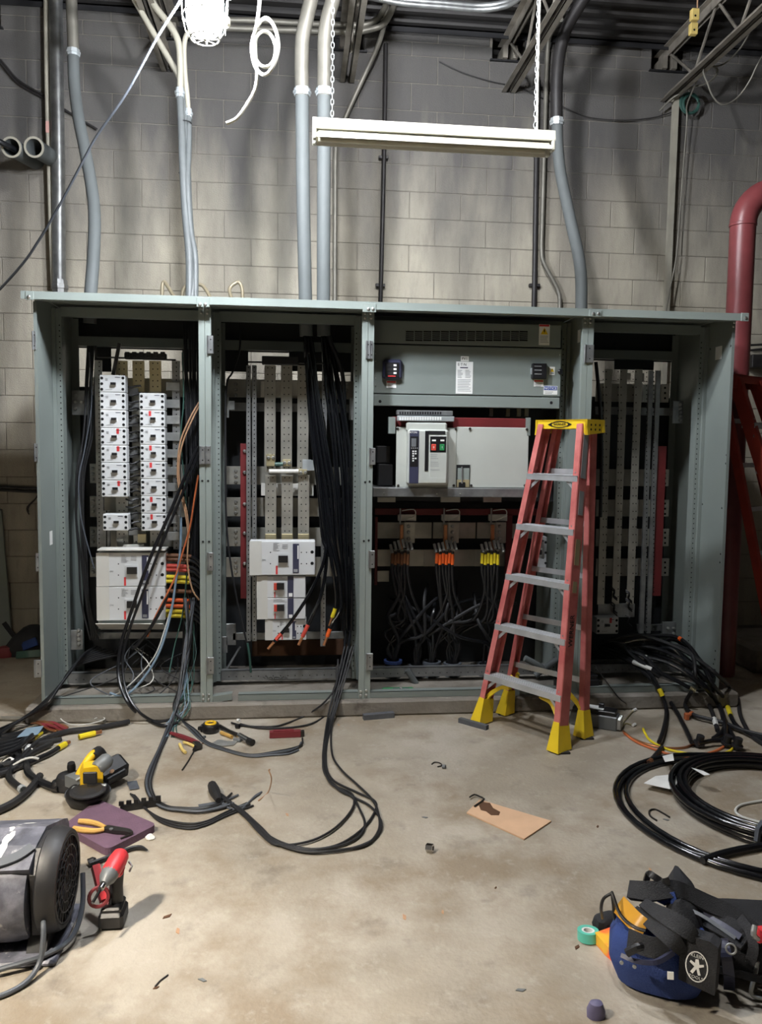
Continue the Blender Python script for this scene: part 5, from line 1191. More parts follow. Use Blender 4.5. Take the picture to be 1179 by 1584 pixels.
def loft(c, rings, rz=0, n=28, e=3.0, wob=.0, seed=1):
    """closed soft body: rings of (z, half length, half width, dx, dy)"""
    rg = random.Random(seed); mb = MB(); c = Vector(c); vs = []; ph = [rg.uniform(0, 6) for _ in range(3)]
    for z, a, b_, dx, dy in rings:
        for k in range(n):
            t = 2*PI*k/n; x = a*math.copysign(abs(math.cos(t))**(2/e), math.cos(t)); y = b_*math.copysign(abs(math.sin(t))**(2/e), math.sin(t))
            s = 1 + wob*(math.sin(3*t+ph[0]+z*20)+.6*math.sin(5*t+ph[1]-z*30)+.4*math.sin(9*t+ph[2]))
            x, y = x*s+dx, y*s+dy
            vs.append(c + V(x*math.cos(rz)-y*math.sin(rz), x*math.sin(rz)+y*math.cos(rz), z))
    m_ = len(rings); fs = [(i*n+k, i*n+(k+1) % n, (i+1)*n+(k+1) % n, (i+1)*n+k) for i in range(m_-1) for k in range(n)]
    fs.append(tuple(range(n))[::-1]); fs.append(tuple(range((m_-1)*n, m_*n)))
    return mb.add(vs, fs)
W = FL
# ---- air mover, lower left
t = thing('air_mover', 'scuffed dark blower fan with a round grille at the lower left', 'fan', (.5, -2.0, 0))
yc, zc = -2.0, .185
prof = [(-2.125, .285), (-2.05, .325), (-1.95, .335), (-1.76, .268), (-1.72, .25), (-1.70, .22), (-1.70, .10), (-1.78, .08), (-2.0, .08)]
MB().prism(prof, (.05, 0, 0), (0, 1, 0), (0, 0, 1), (.565, 0, 0)).build('outlet_duct', 'blower_shell', t)
MB().lathe((.02, -2.0, .165), (1, 0, 0), [(0, .1), (.02, .15), (.05, .158), (.54, .158), (.585, .15)], 36).build('drum', 'blower_shell', t, True)
MB().lathe((.632, yc, zc), (1, 0, 0), [(0, .15), (.006, .158), (.03, .158), (.05, .152), (.061, .146), (.061, .135), (.05, .13), (.046, .03), (.046, .0)], 40).build('side_plate', 'blower_dark', t, True)
mb = MB()
for r_ in (.13, .10, .07, .04): mb.ring((.692, yc, zc), (1, 0, 0), r_, .003, 36, 5)
for k in range(22):
    a = 2*PI*k/22; mb.tube([(.690, yc+.02*math.cos(a), zc+.02*math.sin(a)), (.693, yc+.08*math.cos(a+.25), zc+.08*math.sin(a+.25)), (.690, yc+.137*math.cos(a+.5), zc+.137*math.sin(a+.5))], .0025, 4)
g = mb.build('grille', 'dark_steel', t, True)
ribbon([(.05, -2.13, .288), (.3, -2.13, .286), (.45, -2.125, .292), (.56, -2.095, .308), (.605, -2.06, .325)], .03, .008, (0, -.5, 1)).build('trim_band', 'cable_grey', t)
MB().prism([(-2.115, .26), (-2.06, .318), (-1.96, .326), (-1.83, .27), (-1.83, .06), (-2.1, .06)], (.612, 0, 0), (0, 1, 0), (0, 0, 1), (.026, 0, 0)).build('clamp_frame', 'blower_dark', t)
MB().rb(.0, .70, -2.17, -1.86, .0, .018, .006).build('base_skid', 'blower_shell', t)
MB().prism([(-2.13, .01), (-2.05, .13), (-1.95, .13), (-1.86, .01)], (.60, 0, 0), (0, 1, 0), (0, 0, 1), (.06, 0, 0)).build('stand', 'blower_dark', t)
MB().prism([(-2.13, .01), (-2.05, .13), (-1.95, .13), (-1.86, .01)], (.05, 0, 0), (0, 1, 0), (0, 0, 1), (.05, 0, 0)).build('stand', 'blower_dark', t)
pt = V(.655, -2.135, .13)
mb = MB(); rg = random.Random(3)
def topz(y): return .335-(y+1.95)*.353 if y > -1.95 else (.325+(y+2.05)*.1 if y > -2.05 else .325+(y+2.05)*.533)
for x, y0, y1, w_ in ((.515, -2.09, -1.99, .014), (.522, -2.03, -1.975, .009), (.51, -1.975, -1.945, .008), (.535, -1.875, -1.86, .022), (.515, -1.905, -1.895, .007), (.48, -2.11, -2.09, .02)):
    n_ = 6; L_ = []; R_ = []
    for k in range(n_+1):
        y = y0+(y1-y0)*k/n_; ww = w_*(.35+.65*math.sin(PI*(k+.4)/(n_+.8)))*rg.uniform(.7, 1.2); z = topz(y)+.002
        L_.append(V(x-ww+rg.uniform(-.003, .003), y, z)); R_.append(V(x+ww, y, z))
    mb.grid([L_, R_])
o = mb.build('paint_splash', 'paper', t); o['kind'] = 'stuff'
MB().tube([(.655, -2.13, .125), (.665, -2.16, .13), (.67, -2.18, .10), (.665, -2.20, .04), (.64, -2.25, .012), (.58, -2.30, .009), (.50, -2.30, .009), (.44, -2.27, .009), (.3, -2.27, .009)], .008, 8, True, 6).build('power_cord', 'cable_grey', t, True)
MB().tube([(.72, -1.93, .16), (.735, -2.0, .08), (.72, -2.08, .03), (.66, -2.16, .03), (.56, -2.20, .025), (.47, -2.22, .009), (.46, -2.27, .02), (.49, -2.33, .009), (.47, -2.40, .009), (.40, -2.46, .009), (.3, -2.48, .009)], .008, 8, True, 6).build('power_cord', 'cable_grey', t, True)
cable('bent_wire', 'small hooked wire on the floor below the blower', 'wire', fl([(50, 1496), (53, 1500), (62, 1498), (66, 1491)], .004), .0035, 'tool_steel')
# ---- impact driver
t = thing('impact_driver', 'red and black cordless driver standing upright beside the blower', 'drill', (.83, -1.95, 0))
bx, by = .828, -1.955
MB().rb(bx-.045, bx+.035, by-.05, by+.045, 0, .055, .01).rb(bx-.038, bx+.028, by-.04, by+.04, .05, .07, .006).build('battery', 'black_plastic', t)
MB().tube([(bx, by+.01, .06), (bx+.002, by+.012, .12), (bx+.004, by+.02, .18)], [.026, .022, .024], 12, True, 4).build('grip', 'blower_dark', t, True)
h = V(bx+.004, by+.0, .2); dr = V(-.25, -1, -.28).normalized()
MB().lathe(h-dr*.05, dr, [(0, .018), (.010, .027), (.04, .031), (.08, .031), (.095, .028)], 18).build('motor_housing', 'tool_red', t, True)
MB().lathe(h+dr*.04, dr, [(0, .029), (.02, .027), (.035, .019), (.045, .013)], 16).build('nose', 'tool_grey', t, True)
MB().cyl(h+dr*.09, h+dr*.16, .0055, 6).cyl(h+dr*.088, h+dr*.105, .010, 10).build('driver_bit', 'chrome', t, True)
MB().rb(bx-.03, bx+.03, by-.03, by+.03, .165, .185, .01).build('collar', 'tool_red', t); MB().tube([(bx+.04, by+.03, .19), (bx+.052, by+.02, .18), (bx+.045, by+.01, .165)], .004, 6).build('belt_hook', 'galv', t)
t = thing('hand_tool', 'red handled tool with a black ring leaning between blower and driver', 'tool', (.775, -1.93, 0))
MB().beam((.745, -1.87, .15), (.79, -1.945, .07), .024, .028).build('handle', 'tool_red', t); MB().beam((.80, -1.95, .07), (.80, -1.99, .01), .02, .03).build('handle', 'grip_red', t); MB().ring((.785, -1.99, .11), (.3, -.9, .2), .03, .006, 20, 6).build('ring', 'grip_red', t)
t = thing('pry_bar', 'black pry bar lying behind the driver', 'tool', FL(185, 1325))
MB().tube(fl([(138, 1337), (160, 1329), (185, 1319), (205, 1312), (218, 1311), (228, 1315)], .011), [.009, .009, .009, .009, .009, .003], 8, True, 4).build('bar', 'black_plastic', t, True); p = FL(137, 1337, .0); MB().lathe(p, (.9, .4, .2), [(0, .02), (.02, .02), (.03, .012)], 10).build('knob', 'black_plastic', t)
# ---- mat and crimping pliers
pts = [W(152, 1236, .03), W(243, 1275, .03), W(166, 1314, .03), W(98, 1276, .03)]
q = [(p.x, p.y) for p in pts]
rnded = []
for i in range(4):
    a, b_, c = Vector(q[i-1]), Vector(q[i]), Vector(q[(i+1) % 4])
    u, v = (a-b_).normalized()*.03, (c-b_).normalized()*.03
    for s in range(5): w_ = s/4; rnded.append(tuple(b_ + u*(1-w_)**2 + v*w_**2))
one(MB().prism(rnded, (0, 0, 0), (1, 0, 0), (0, 1, 0), (0, 0, .03)), 'kneeling_mat', 'purple_foam', 'purple foam kneeling mat on the floor', 'mat', smooth=False)
t = thing('crimping_pliers', 'pliers with tan grips lying on the purple mat', 'pliers', W(160, 1281, .03))
for L in ([(122, 1270), (135, 1271), (150, 1274), (163, 1280)], [(114, 1281), (130, 1284), (147, 1285), (161, 1283)]):
    MB().tube([W(x, y, .042) for x, y in L], [.010, .0115, .010, .008], 8, True, 4).build('grip', 'wood_grip', t, True)
ribbon([W(163, 1281, .04), W(180, 1284, .04), W(195, 1286, .04), W(204, 1289, .04)], [.03, .034, .026, .012], .014).build('jaws', 'tool_steel', t)
ribbon([W(204, 1290, .035), W(187, 1297, .034)], .008, .006, sm=0).build('spring', 'tool_steel', t)
MB().lathe(W(172, 1283, .046), (0, 0, 1), [(0, .008), (.004, .008)], 10).build('pivot', 'galv', t)
# ---- cordless band saw
t = thing('band_saw', 'yellow and black cordless band saw lying on the floor', 'power saw', FL(140, 1235))
MB().lathe(W(136, 1226, .045)-V(0, 0, .043), (0, -.05, 1), [(0, .06), (.008, .082), (.03, .092), (.05, .092), (.065, .08), (.072, .06)], 26).build('wheel_guard', 'black_plastic', t, True)
MB().lathe(W(107, 1206, .045)-V(0, 0, .043), (0, -.05, 1), [(0, .04), (.008, .055), (.05, .058), (.068, .05), (.075, .035)], 22).build('wheel_guard', 'blower_dark', t, True)
MB().lathe(W(90, 1216, .02)-V(0, 0, .019), (0, 0, 1), [(0, .03), (.03, .034), (.045, .025)], 14).build('blade_guide', 'black_plastic', t, True)
MB().beam(W(108, 1205, .07), W(136, 1216, .07), .05, .05).build('frame_bridge', 'tool_grey', t)
MB().lathe(W(136, 1224, .075), (0, -.05, 1), [(0, .075), (.006, .075), (.01, .06)], 22).build('guard_cover', 'blower_dark', t)
MB().ring(W(136, 1225, .035), (0, -.05, 1), .092, .006, 28, 6).build('guard_rib', 'cable_grey', t, True)
MB().tube([W(118, 1207, .10), W(126, 1203, .11), W(133, 1206, .10)], .006, 6, True, 4).build('cord_loop', 'fitting', t)
MB().rb(*[v for p_ in zip((W(148, 1216, .08)-V(.045, .01, .004)), (W(148, 1216, .08)+V(.045, .012, .006))) for v in p_], .003).build('shoe', 'fitting', t)
MB().rb(*[v for p_ in zip((W(118, 1224, .06)-V(.018, .012, .03)), (W(118, 1224, .06)+V(.018, .012, .02))) for v in p_], .004).build('latch', 'fitting', t)
MB().prism([(-.045, 0), (.05, 0), (.05, .05), (.035, .085), (-.03, .085), (-.045, .05)], W(141, 1216, .075), (.95, .3, 0), (0, 0, 1), (-.02, .07, 0)).build('body', 'tool_yellow', t)
MB().rb(*[v for p_ in zip((W(140, 1201, .13)-V(.03, .012, .03)), (W(140, 1201, .13)+V(.03, .0, .022))) for v in p_], .004).build('name_plate', 'blower_dark', t)
MB().tube([W(121, 1200, .085), W(130, 1186, .12), W(141, 1170, .155), W(150, 1164, .15)], [.016, .019, .019, .022], 10, True, 5).build('handle', 'tool_yellow', t, True)
MB().lathe(W(149, 1190, .14), (.55, .75, .35), [(0, .028), (.01, .034), (.06, .034), (.075, .026)], 16).build('motor', 'tool_grey', t, True)
MB().tube([W(145, 1172, .15), W(152, 1163, .15), W(160, 1172, .12)], [.022, .027, .022], 10, True, 4).build('trigger_grip', 'blower_dark', t, True)
mb = MB().rb(-.05, .05, -.07, .07, -.04, .04, .014); mb.v = [p_+ORG[t] for p_ in mb.v]; o = mb.build('battery', 'black_plastic', t); o.location = W(172, 1192, .065)-ORG[t]; o.rotation_euler = (.25, .45, -.75)
mb = MB().rb(-.052, .052, -.05, .05, -.02, .02, .006); mb.v = [p_+ORG[t] for p_ in mb.v]; o = mb.build('battery_grip', 'blower_dark', t); o.location = W(172, 1192, .07)-ORG[t]; o.rotation_euler = (.25, .45, -.75)
MB().beam(W(150, 1203, .10), W(164, 1174, .12), .012, .03).build('battery_rail', 'tool_yellow', t)
MB().lathe(W(111, 1192, .08), (0, -.2, 1), [(0, .018), (.02, .02), (.04, .016)], 12).build('knob', 'black_plastic', t, True)
MB().discs([W(173, 1193, .105)], .012, 8, (-.2, -.5, 1)).build('battery_mark', 'wire_tan', t)
# ---- left pile
GL = 'thick cable offcuts on the left'
cable('steel_rod', 'long pale conduit lying along the foot of the pad at the left', 'pipe', fl([(-60, 1109), (0, 1111), (80, 1113), (163, 1116)], .014), .013, 'emt')
cable('loose_wire', 'thin white wire curled over the pale conduit', 'wire', fl([(92, 1110), (100, 1117), (112, 1121), (130, 1121), (150, 1117), (162, 1112), (155, 1109), (146, 1112)], .03), .0035, 'wire_white')
for lab, L, r, tapes, tip in (
    ('black cable reaching right from the pile under the pale conduit', [(200, 1116), (175, 1121), (140, 1127), (100, 1132), (62, 1146), (40, 1165), (20, 1190), (-30, 1205)], .014, [], None),
    ('black cable offcut with a yellow end pointing right, nearest the saw', [(-10, 1195), (30, 1186), (58, 1174), (78, 1165), (92, 1156), (101, 1151)], .014, [(.78, 1, 'tape_yellow')], .03),
    ('black cable offcut with a yellow end in the middle of the pile', [(-20, 1200), (10, 1180), (30, 1162), (48, 1144), (63, 1133)], .013, [(.82, 1, 'tape_yellow')], None),
    ('short yellow taped stub lying apart on the floor', [(122, 1140), (134, 1137), (147, 1134)], .013, [(0, 1, 'tape_yellow')], .035),
    ('bent black cable offcut nearest the saw', [(10, 1160), (28, 1170), (40, 1180), (44, 1196), (60, 1208), (78, 1216), (92, 1220)], .017, [], None),
    ('bent black cable offcut left of the saw', [(30, 1172), (18, 1188), (14, 1202), (22, 1212), (36, 1222)], .016, [(.95, 1, 'fitting')], None),
    ('thick black cable running toward the blower', [(62, 1200), (45, 1222), (20, 1242), (-10, 1256)], .017, [], None),
    ('black cable lying under the yellow ended offcuts', [(80, 1150), (50, 1164), (35, 1176), (10, 1182), (-30, 1188)], .014, [], None),
    ('black cable crossing the left edge of the pile', [(95, 1143), (62, 1150), (30, 1158), (-20, 1160)], .013, [], None),
    ('second black cable crossing the left edge of the pile', [(70, 1130), (40, 1140), (10, 1145), (-30, 1150)], .014, [], None)):
    taped('cable_offcut', lab, fl(L, r+rnd.uniform(0, .012)), r, 'cable_black' if 'black cable o' in lab else 'cable_matte', tapes, GL, tip=tip)
for k in range(6): cable('cable_offcut', 'black cable of the heap at the left edge', 'cable', fl([(75-5*k, 1122+3*k), (48-3*k, 1128+5*k), (20, 1136+5*k), (-30, 1142+7*k)], .02+.008*k), .012, 'cable_black', GL)
t = thing('rusty_strap', 'heap of rusty red straps on the left pile', 'strap', FL(75, 1125))
for k in range(6): ribbon([W(50+4*k, 1117+rnd.uniform(-2, 3), .03), W(62+4*k, 1121+rnd.uniform(-4, 5), .05), W(76+5*k, 1124+rnd.uniform(-4, 4), .03), W(88+4*k, 1130+rnd.uniform(-5, 5), .02)], .02, .006).build('strap_length', 'grip_red' if k % 2 else 'tape_brown', t)
cable('white_loop', 'pale curved strip over the bent cable offcuts', 'strip', [W(20, 1184, .03), W(34, 1176, .045), W(48, 1172, .05), W(60, 1174, .04)], .006, 'wire_white')
for k, (x, y, s, lab) in enumerate(((42, 1164, .035, 'crumpled white rag in the cable pile'), (12, 1181, .03, 'small crumpled white rag at the left edge'), (232, 1298, .018, 'small crumpled white paper by the purple mat'))):
    p = FL(x, y); one(loft(p, [(0, s*.7, s*.6, 0, 0), (s*.3, s, s*.8, 0, 0), (s*.7, s*.8, s*.9, .1*s, 0), (s*1.1, s*.35, s*.4, 0, 0)], k, 14, 2.2, .16, k+5), 'crumpled_paper', 'paper', lab, 'paper', smooth=False)
one(MB().prism([(-.06, -.02), (.05, -.03), (.06, .02), (-.03, .03)], W(47, 1132, .07), (1, 0, .2), (.1, 1, .5), (0, 0, .002)), 'paper_label', 'wire_blue', 'pale blue paper label lying on the left pile', 'paper', smooth=False)
# comb-like black bracket and tools in the middle
p0, p1 = FL(186, 1256), FL(249, 1246)
mb = MB().beam(p0+V(0, 0, .014), p1+V(0, 0, .014), .012, .028)
for k in range(6): q_ = p0+(p1-p0)*(k/5.5+.03); mb.beam(q_+V(0, 0, .028), q_+V(0, 0, .045), .01, .02, (1, 0, 0))
one(mb, 'comb_bracket', 'black_plastic', 'black toothed plastic strip on the floor by the mat', 'bracket', smooth=False)
t = thing('tape_measure', 'black and yellow tape measure near the pad', 'tape measure', FL(326, 1130))
p = FL(326, 1132); MB().lathe(p, (0, 0, 1), [(0, .042), (.006, .047), (.04, .047), (.048, .042)], 18).build('case', 'black_plastic', t, True); MB().ring(p+V(0, 0, .049), (0, 0, 1), .026, .007, 18, 6).build('yellow_ring', 'tool_yellow', t, True); MB().rb(p.x-.055, p.x-.03, p.y-.01, p.y+.02, 0, .04, .005).build('mouth', 'black_plastic', t)
t = thing('ratchet', 'chrome ratchet with a black socket lying by the tape measure', 'ratchet', FL(365, 1135))
MB().tube(fl([(340, 1123), (355, 1131), (370, 1138)], .014), [.010, .009, .012], 10, True, 3).build('handle', 'tool_steel', t, True); MB().tube(fl([(370, 1138), (386, 1147)], .018), .0165, 12).build('socket', 'chrome', t, True); MB().tube(fl([(384, 1146), (391, 1149)], .018), .018, 12).build('socket_end', 'black_plastic', t, True)
t = thing('putty_knife', 'grey scraper blade lying among the tools', 'scraper', FL(345, 1150))
pts = fl([(326, 1151), (338, 1144), (358, 1147), (372, 1142), (362, 1152), (344, 1154)], .006); MB().prism([(p.x, p.y) for p in pts], (0, 0, .004), (1, 0, 0), (0, 1, 0), (0, 0, .003)).build('blade', 'galv_bright', t); MB().tube(fl([(342, 1133), (352, 1137), (359, 1140)], .012), .010, 8).build('handle', 'wood_grip', t, True); MB().tube(fl([(362, 1144), (372, 1146)], .008), .009, 8).build('knob', 'tool_grey', t, True)
t = thing('utility_knife', 'dark red folding knife lying in front of the second bay', 'knife', FL(440, 1140))
a, c = FL(417, 1141), FL(465, 1139); MB().beam(a+V(0, 0, .018), c+V(0, 0, .018), .034, .032).build('handle', 'grip_red', t); MB().beam(a+(c-a)*.12+V(0, 0, .036), a+(c-a)*.78+V(0, 0, .036), .02, .008).build('grip_inlay', 'grip_red', t); MB().beam(c+V(0, 0, .018), c+(c-a)*.12+V(0, 0, .018), .028, .026).build('nose', 'tool_steel', t)
t = thing('pliers', 'red and yellow handled pliers under the hank of wires', 'pliers', FL(295, 1150))
MB().tube(fl([(264, 1134), (280, 1139), (296, 1145), (308, 1150)], .016), [.009, .013, .014, .010], 8, True, 4).build('grip', 'grip_red', t, True); MB().tube(fl([(278, 1151), (282, 1159), (287, 1164)], .011), .008, 8, True, 3).build('grip', 'grip_yellow', t, True); MB().tube(fl([(284, 1148), (294, 1151), (303, 1156)], .011), .007, 8, True, 3).build('grip', 'grip_yellow', t, True); ribbon(fl([(302, 1149), (309, 1156)], .016), .03, .02, sm=0).build('jaws', 'tool_steel', t)
t = thing('screwdriver', 'slim screwdriver shaft pointing away from the pliers', 'screwdriver', FL(290, 1175)); MB().tube(fl([(302, 1158), (292, 1176), (282, 1191)], .005), .004, 6).build('shaft', 'tool_steel', t); MB().tube(fl([(304, 1153), (301, 1160)], .011), .011, 8).build('handle', 'black_plastic', t)
for k, (x, y, r_, m, lab) in enumerate(((368, 1127, .014, 'black_plastic', 'small black socket by the tape measure'), (310, 1130, .012, 'tool_steel', 'small dark socket left of the tape measure'), (369, 1117, .010, 'paper', 'small white cap on the floor near the pad'), (316, 1142, .008, 'tool_grey', 'little metal tube by the pliers'), (665, 1318, .017, 'chrome', 'shiny metal nut alone on the open floor'), (687, 1189, .010, 'tool_grey', 'small blue-grey washer on the open floor'))):
    p = FL(x, y); mb = MB()
    mb.lathe(p+V(0, 0, r_), (.8, -.5, .1), [(-r_*.8, r_*.95), (r_*.8, r_*.95), (r_*.8, r_*.55), (-r_*.8, r_*.55)], 6 if k == 4 else 10, True)
    one(mb, 'metal_fitting', m, lab, 'fitting', smooth=False)
cable('bent_wire', 'tiny bent clip lying on the open floor', 'wire', fl([(668, 1182), (672, 1179), (680, 1180), (684, 1184), (677, 1186)], .004), .003, 'tool_steel', smooth=2)
# cardboard scrap
pts = fl([(722, 1259), (742, 1239), (853, 1272), (811, 1300)], 0)
t = thing('cardboard_scrap', 'flat piece of brown cardboard with a dark hole-shaped stain', 'cardboard', FL(785, 1270))
MB().prism([(p.x, p.y) for p in pts], (0, 0, .001), (1, 0, 0), (0, 1, 0), (0, 0, .006)).build('sheet', 'cardboard', t)
pts = fl([(741, 1246), (748, 1241), (758, 1242), (763, 1250), (774, 1256), (772, 1261), (760, 1261), (752, 1255), (744, 1253)], .0075); MB().prism([(p.x, p.y) for p in pts], (0, 0, .0068), (1, 0, 0), (0, 1, 0), (0, 0, .0012)).build('stain', 'stain_brown', t)
cable('bent_wire', 'dark bent wire lying on the corner of the cardboard', 'wire', fl([(727, 1233), (734, 1229), (742, 1232), (749, 1236), (740, 1243), (734, 1247)], .012), .004, 'tool_steel', smooth=2)
for lab, a, c, w_, h_ in (('grey foam bar lying against the pad in the middle', (562, 1113), (609, 1109), .035, .03), ('grey rod lying at the left front ladder foot', (711, 1117), (754, 1129), .028, .026)):
    p, q_ = FL(*a), FL(*c); one(MB().beam(p+V(0, 0, h_/2), q_+V(0, 0, h_/2), w_, h_), 'foam_bar', 'foam_grey', lab, 'bar', smooth=False)
for k in range(26):
    x, y = rnd.uniform(120, 1100), rnd.uniform(1115, 1540); p = FL(x, y); s = rnd.uniform(.004, .009)
    if 0 < k < 18: one(MB().prism([(-s*2, -s*.5), (s, -s*.7), (s*2, s*.3), (-s*.6, s*.8)], p, (math.cos(k), math.sin(k), 0), (-math.sin(k), math.cos(k), 0), (0, 0, .003)), 'debris_chip', ('tool_grey', 'stain_brown', 'wire_tan')[k % 3], 'tiny chip of debris on the floor', 'debris', 'debris chips on the floor', smooth=False)
cable('bent_wire', 'thin dark wire lying on the floor at the bottom centre left', 'wire', fl([(240, 1526), (248, 1517), (260, 1508)], .003), .0025, 'tool_steel')
# ---- tool bag
t = thing('tool_bag', 'black and blue open tool bag with a round white emblem at the lower right', 'tool bag', (2.72, -2.28, 0))
RZ = -.22
MB_ = loft((2.84, -2.31, 0), [(0, .23, .10, 0, 0), (.012, .25, .12, 0, 0), (.05, .262, .132, 0, 0), (.09, .25, .125, .01, .0), (.125, .23, .105, .02, .0), (.142, .19, .08, .03, .0), (.128, .13, .05, .03, .0), (.105, .06, .02, .03, .0)], RZ, 40, 2.8, .04, 4)
MB_.build('body', 'bag_black', t, True)
loft((2.495, -2.395, 0), [(0, .085, .06, .01, 0), (.012, .115, .085, 0, 0), (.07, .142, .105, 0, 0), (.125, .14, .10, 0, .005), (.165, .125, .085, .0, .015), (.168, .112, .073, .0, .015), (.06, .09, .06, 0, .01)], -.45, 32, 2.5, .022, 9).build('pouch', 'bag_blue', t, True)
ribbon([W(962, 1478, .165), W(985, 1487, .165), W(1015, 1488, .17), W(1040, 1474, .175)], .012, .018, (0, -1, .5)).build('pouch_binding', 'print_navy', t)
loft((2.63, -2.315, 0), [(0, .055, .13, 0, 0), (.05, .06, .15, 0, 0), (.14, .055, .15, -.01, 0), (.20, .045, .13, -.03, .01), (.235, .012, .11, -.04, .02)], -.45, 24, 2.8, .02, 12).build('gusset', 'bag_black', t, True)
ribbon([W(972, 1452, .17), W(990, 1460, .175), W(1012, 1466, .18), W(1036, 1466, .185)], .055, .006, (-.3, -1, .35)).build('tool_flap', 'bag_black', t)
# shoulder pad, straps, flaps
ribbon([W(975, 1377, .22), W(1003, 1379, .24), W(1040, 1376, .25), W(1062, 1382, .23), W(1095, 1398, .2), W(1130, 1414, .18), W(1168, 1440, .15)], [.052, .055, .05, .045, .05, .05, .04], .022, (-.1, -.75, .7)).build('shoulder_pad', 'bag_black', t, True)
ribbon([W(1000, 1362, .25), W(1004, 1352, .28), W(1012, 1356, .28), W(1025, 1364, .27), W(1036, 1362, .28)], .02, .006, (0, -1, .5)).build('strap_buckle', 'black_plastic', t)
ribbon([W(996, 1398, .22), W(1015, 1410, .24), W(1040, 1424, .25), W(1062, 1438, .24), W(1075, 1450, .22)], [.03, .04, .05, .05, .03], .014, (-.3, -.7, .7)).build('side_flap', 'bag_black', t, True)
ribbon([W(985, 1408, .19), W(1005, 1425, .21), W(1024, 1440, .22), W(1042, 1456, .21), W(1054, 1470, .18)], [.02, .04, .045, .045, .03], .016, (-.4, -.7, .6)).build('side_flap', 'bag_black', t, True)
ribbon([W(1080, 1412, .17), W(1115, 1430, .17), W(1146, 1450, .16)], .02, .004, (-.2, -.7, .7)).build('top_webbing', 'print_navy', t)
ribbon([W(1022, 1396, .2), W(1034, 1390, .23), W(1046, 1388, .24)], .03, .006, (0, -1, .5)).build('inner_lining', 'bag_blue', t)
ribbon([W(1118, 1452, .16), W(1124, 1480, .13), W(1128, 1510, .07), W(1128, 1530, .01)], .03, .006, (-.4, -.9, .2)).build('webbing', 'print_navy', t)
ribbon([W(1112, 1500, .085), W(1140, 1506, .08), W(1165, 1512, .075), W(1195, 1518, .07)], .02, .006, (-.3, -.9, .3)).build('webbing', 'bag_black', t)
ribbon([W(1040, 1400, .2), W(1062, 1406, .2), W(1085, 1416, .2), W(1112, 1434, .19), W(1138, 1452, .18)], .01, .006, (-.2, -.7, .7)).build('seam', 'cable_grey', t)
ribbon([W(1080, 1412, .165), W(1105, 1424, .165), W(1130, 1438, .16), W(1156, 1456, .15)], .07, .01, (-.1, -.6, .8)).build('zip_flap', 'bag_black', t)
ribbon([W(1146, 1420, .2), W(1160, 1440, .19), W(1166, 1465, .16), W(1160, 1490, .11)], .028, .012, (-.6, -.7, .4)).build('end_strap', 'bag_black', t)
# emblem pocket
c = W(1083, 1480, .15); nrm = V(-.62, -.78, .12).normalized(); ux = V(.78, -.62, 0).normalized(); uz = ux.cross(nrm)*-1 if ux.cross(nrm).z < 0 else ux.cross(nrm)
c = c + nrm*.045
MB().prism([(-.046, -.06), (.05, -.07), (.052, .06), (.03, .07), (-.036, .068), (-.048, .055)], c, ux, uz, -nrm*.06).build('emblem_pocket', 'bag_black', t)
e0 = c + nrm*.002 + uz*(-.008); n_ = 24
mb = MB()
for A, B in ((.030, .042),):
    ou = [e0 + ux*(A*math.cos(2*PI*k/n_)) + uz*(B*math.sin(2*PI*k/n_)) for k in range(n_)]; inn = [e0 + ux*(A*.9*math.cos(2*PI*k/n_)) + uz*(B*.92*math.sin(2*PI*k/n_)) for k in range(n_)]
    mb.add(ou+inn, [(k, (k+1) % n_, (k+1) % n_+n_, k+n_) for k in range(n_)])
emb = mb.build('emblem', 'bag_logo', t)
mb = MB()
mb.add([e0+nrm*.0004+ux*a_+uz*b_ for a_, b_ in ((-.004, .02), (.004, .022), (.007, .008), (.018, .012), (.019, .006), (.006, -.001), (.012, -.02), (.005, -.022), (.0, -.006), (-.009, -.022), (-.016, -.018), (-.006, -.001), (-.019, .008), (-.016, .014), (-.005, .009))], [tuple(range(15))])
mb.build('emblem_figure', 'bag_logo', emb)
rot = Matrix((ux, uz, nrm)).transposed().to_euler()
textpart('emblem_text', 'KLEIN', .013, e0+nrm*.001+uz*.029, 'bag_logo', emb, rot); textpart('emblem_text', 'TOOLS', .012, e0+nrm*.001-uz*.029, 'bag_logo', emb, rot)
p = W(1131, 1468, .2); MB().ring(p, (-.3, -.8, .3), .013, .003, 16, 6).build('grommet', 'galv_bright', t)
MB().tube([W(1172, 1488, .08), W(1168, 1510, .06), W(1162, 1535, .02), W(1172, 1543, .01), W(1200, 1548, .01)], .006, 8, True, 5).build('frame_tube', 'galv_bright', t, True)
MB().tube([W(1168, 1432, .24), W(1166, 1446, .22), W(1172, 1452, .2)], .008, 8, True, 3).build('handle_end', 'galv_bright', t); MB().cyl(W(1172, 1446, .2), W(1190, 1444, .2), .022, 12).build('red_grip', 'tool_red', t)
pt_ = W(1040, 1497, .14)+V(-.02, -.03, 0); MB().prism([(-.007, -.011), (.009, -.009), (.007, .011), (-.009, .009)], pt_, (.9, -.4, 0), (.1, .1, 1), (-.0, -.002, 0)).build('brand_tab', 'paper', t)
for k, (x, y) in enumerate(((962, 1486), (982, 1492))): MB().lathe(W(x, y, .15)+V(-.004, -.008, 0), (-.3, -.9, .2), [(0, .006), (.004, .005)], 8).build('rivet', 'galv_bright', t)
MB().tube([W(970, 1474, .19), W(985, 1466, .21), W(992, 1464, .21)], .012, 8, True, 3).build('tool_holder', 'black_plastic', t)
t = thing('safety_glasses', 'amber safety glasses with black frames stuck in the bag', 'glasses', W(975, 1430, .1))
ribbon([W(957, 1398, .20), W(970, 1412, .2), W(984, 1426, .2), W(999, 1438, .19)], .055, .004, (-.5, -.6, .5)).build('lens', 'amber', t, True)
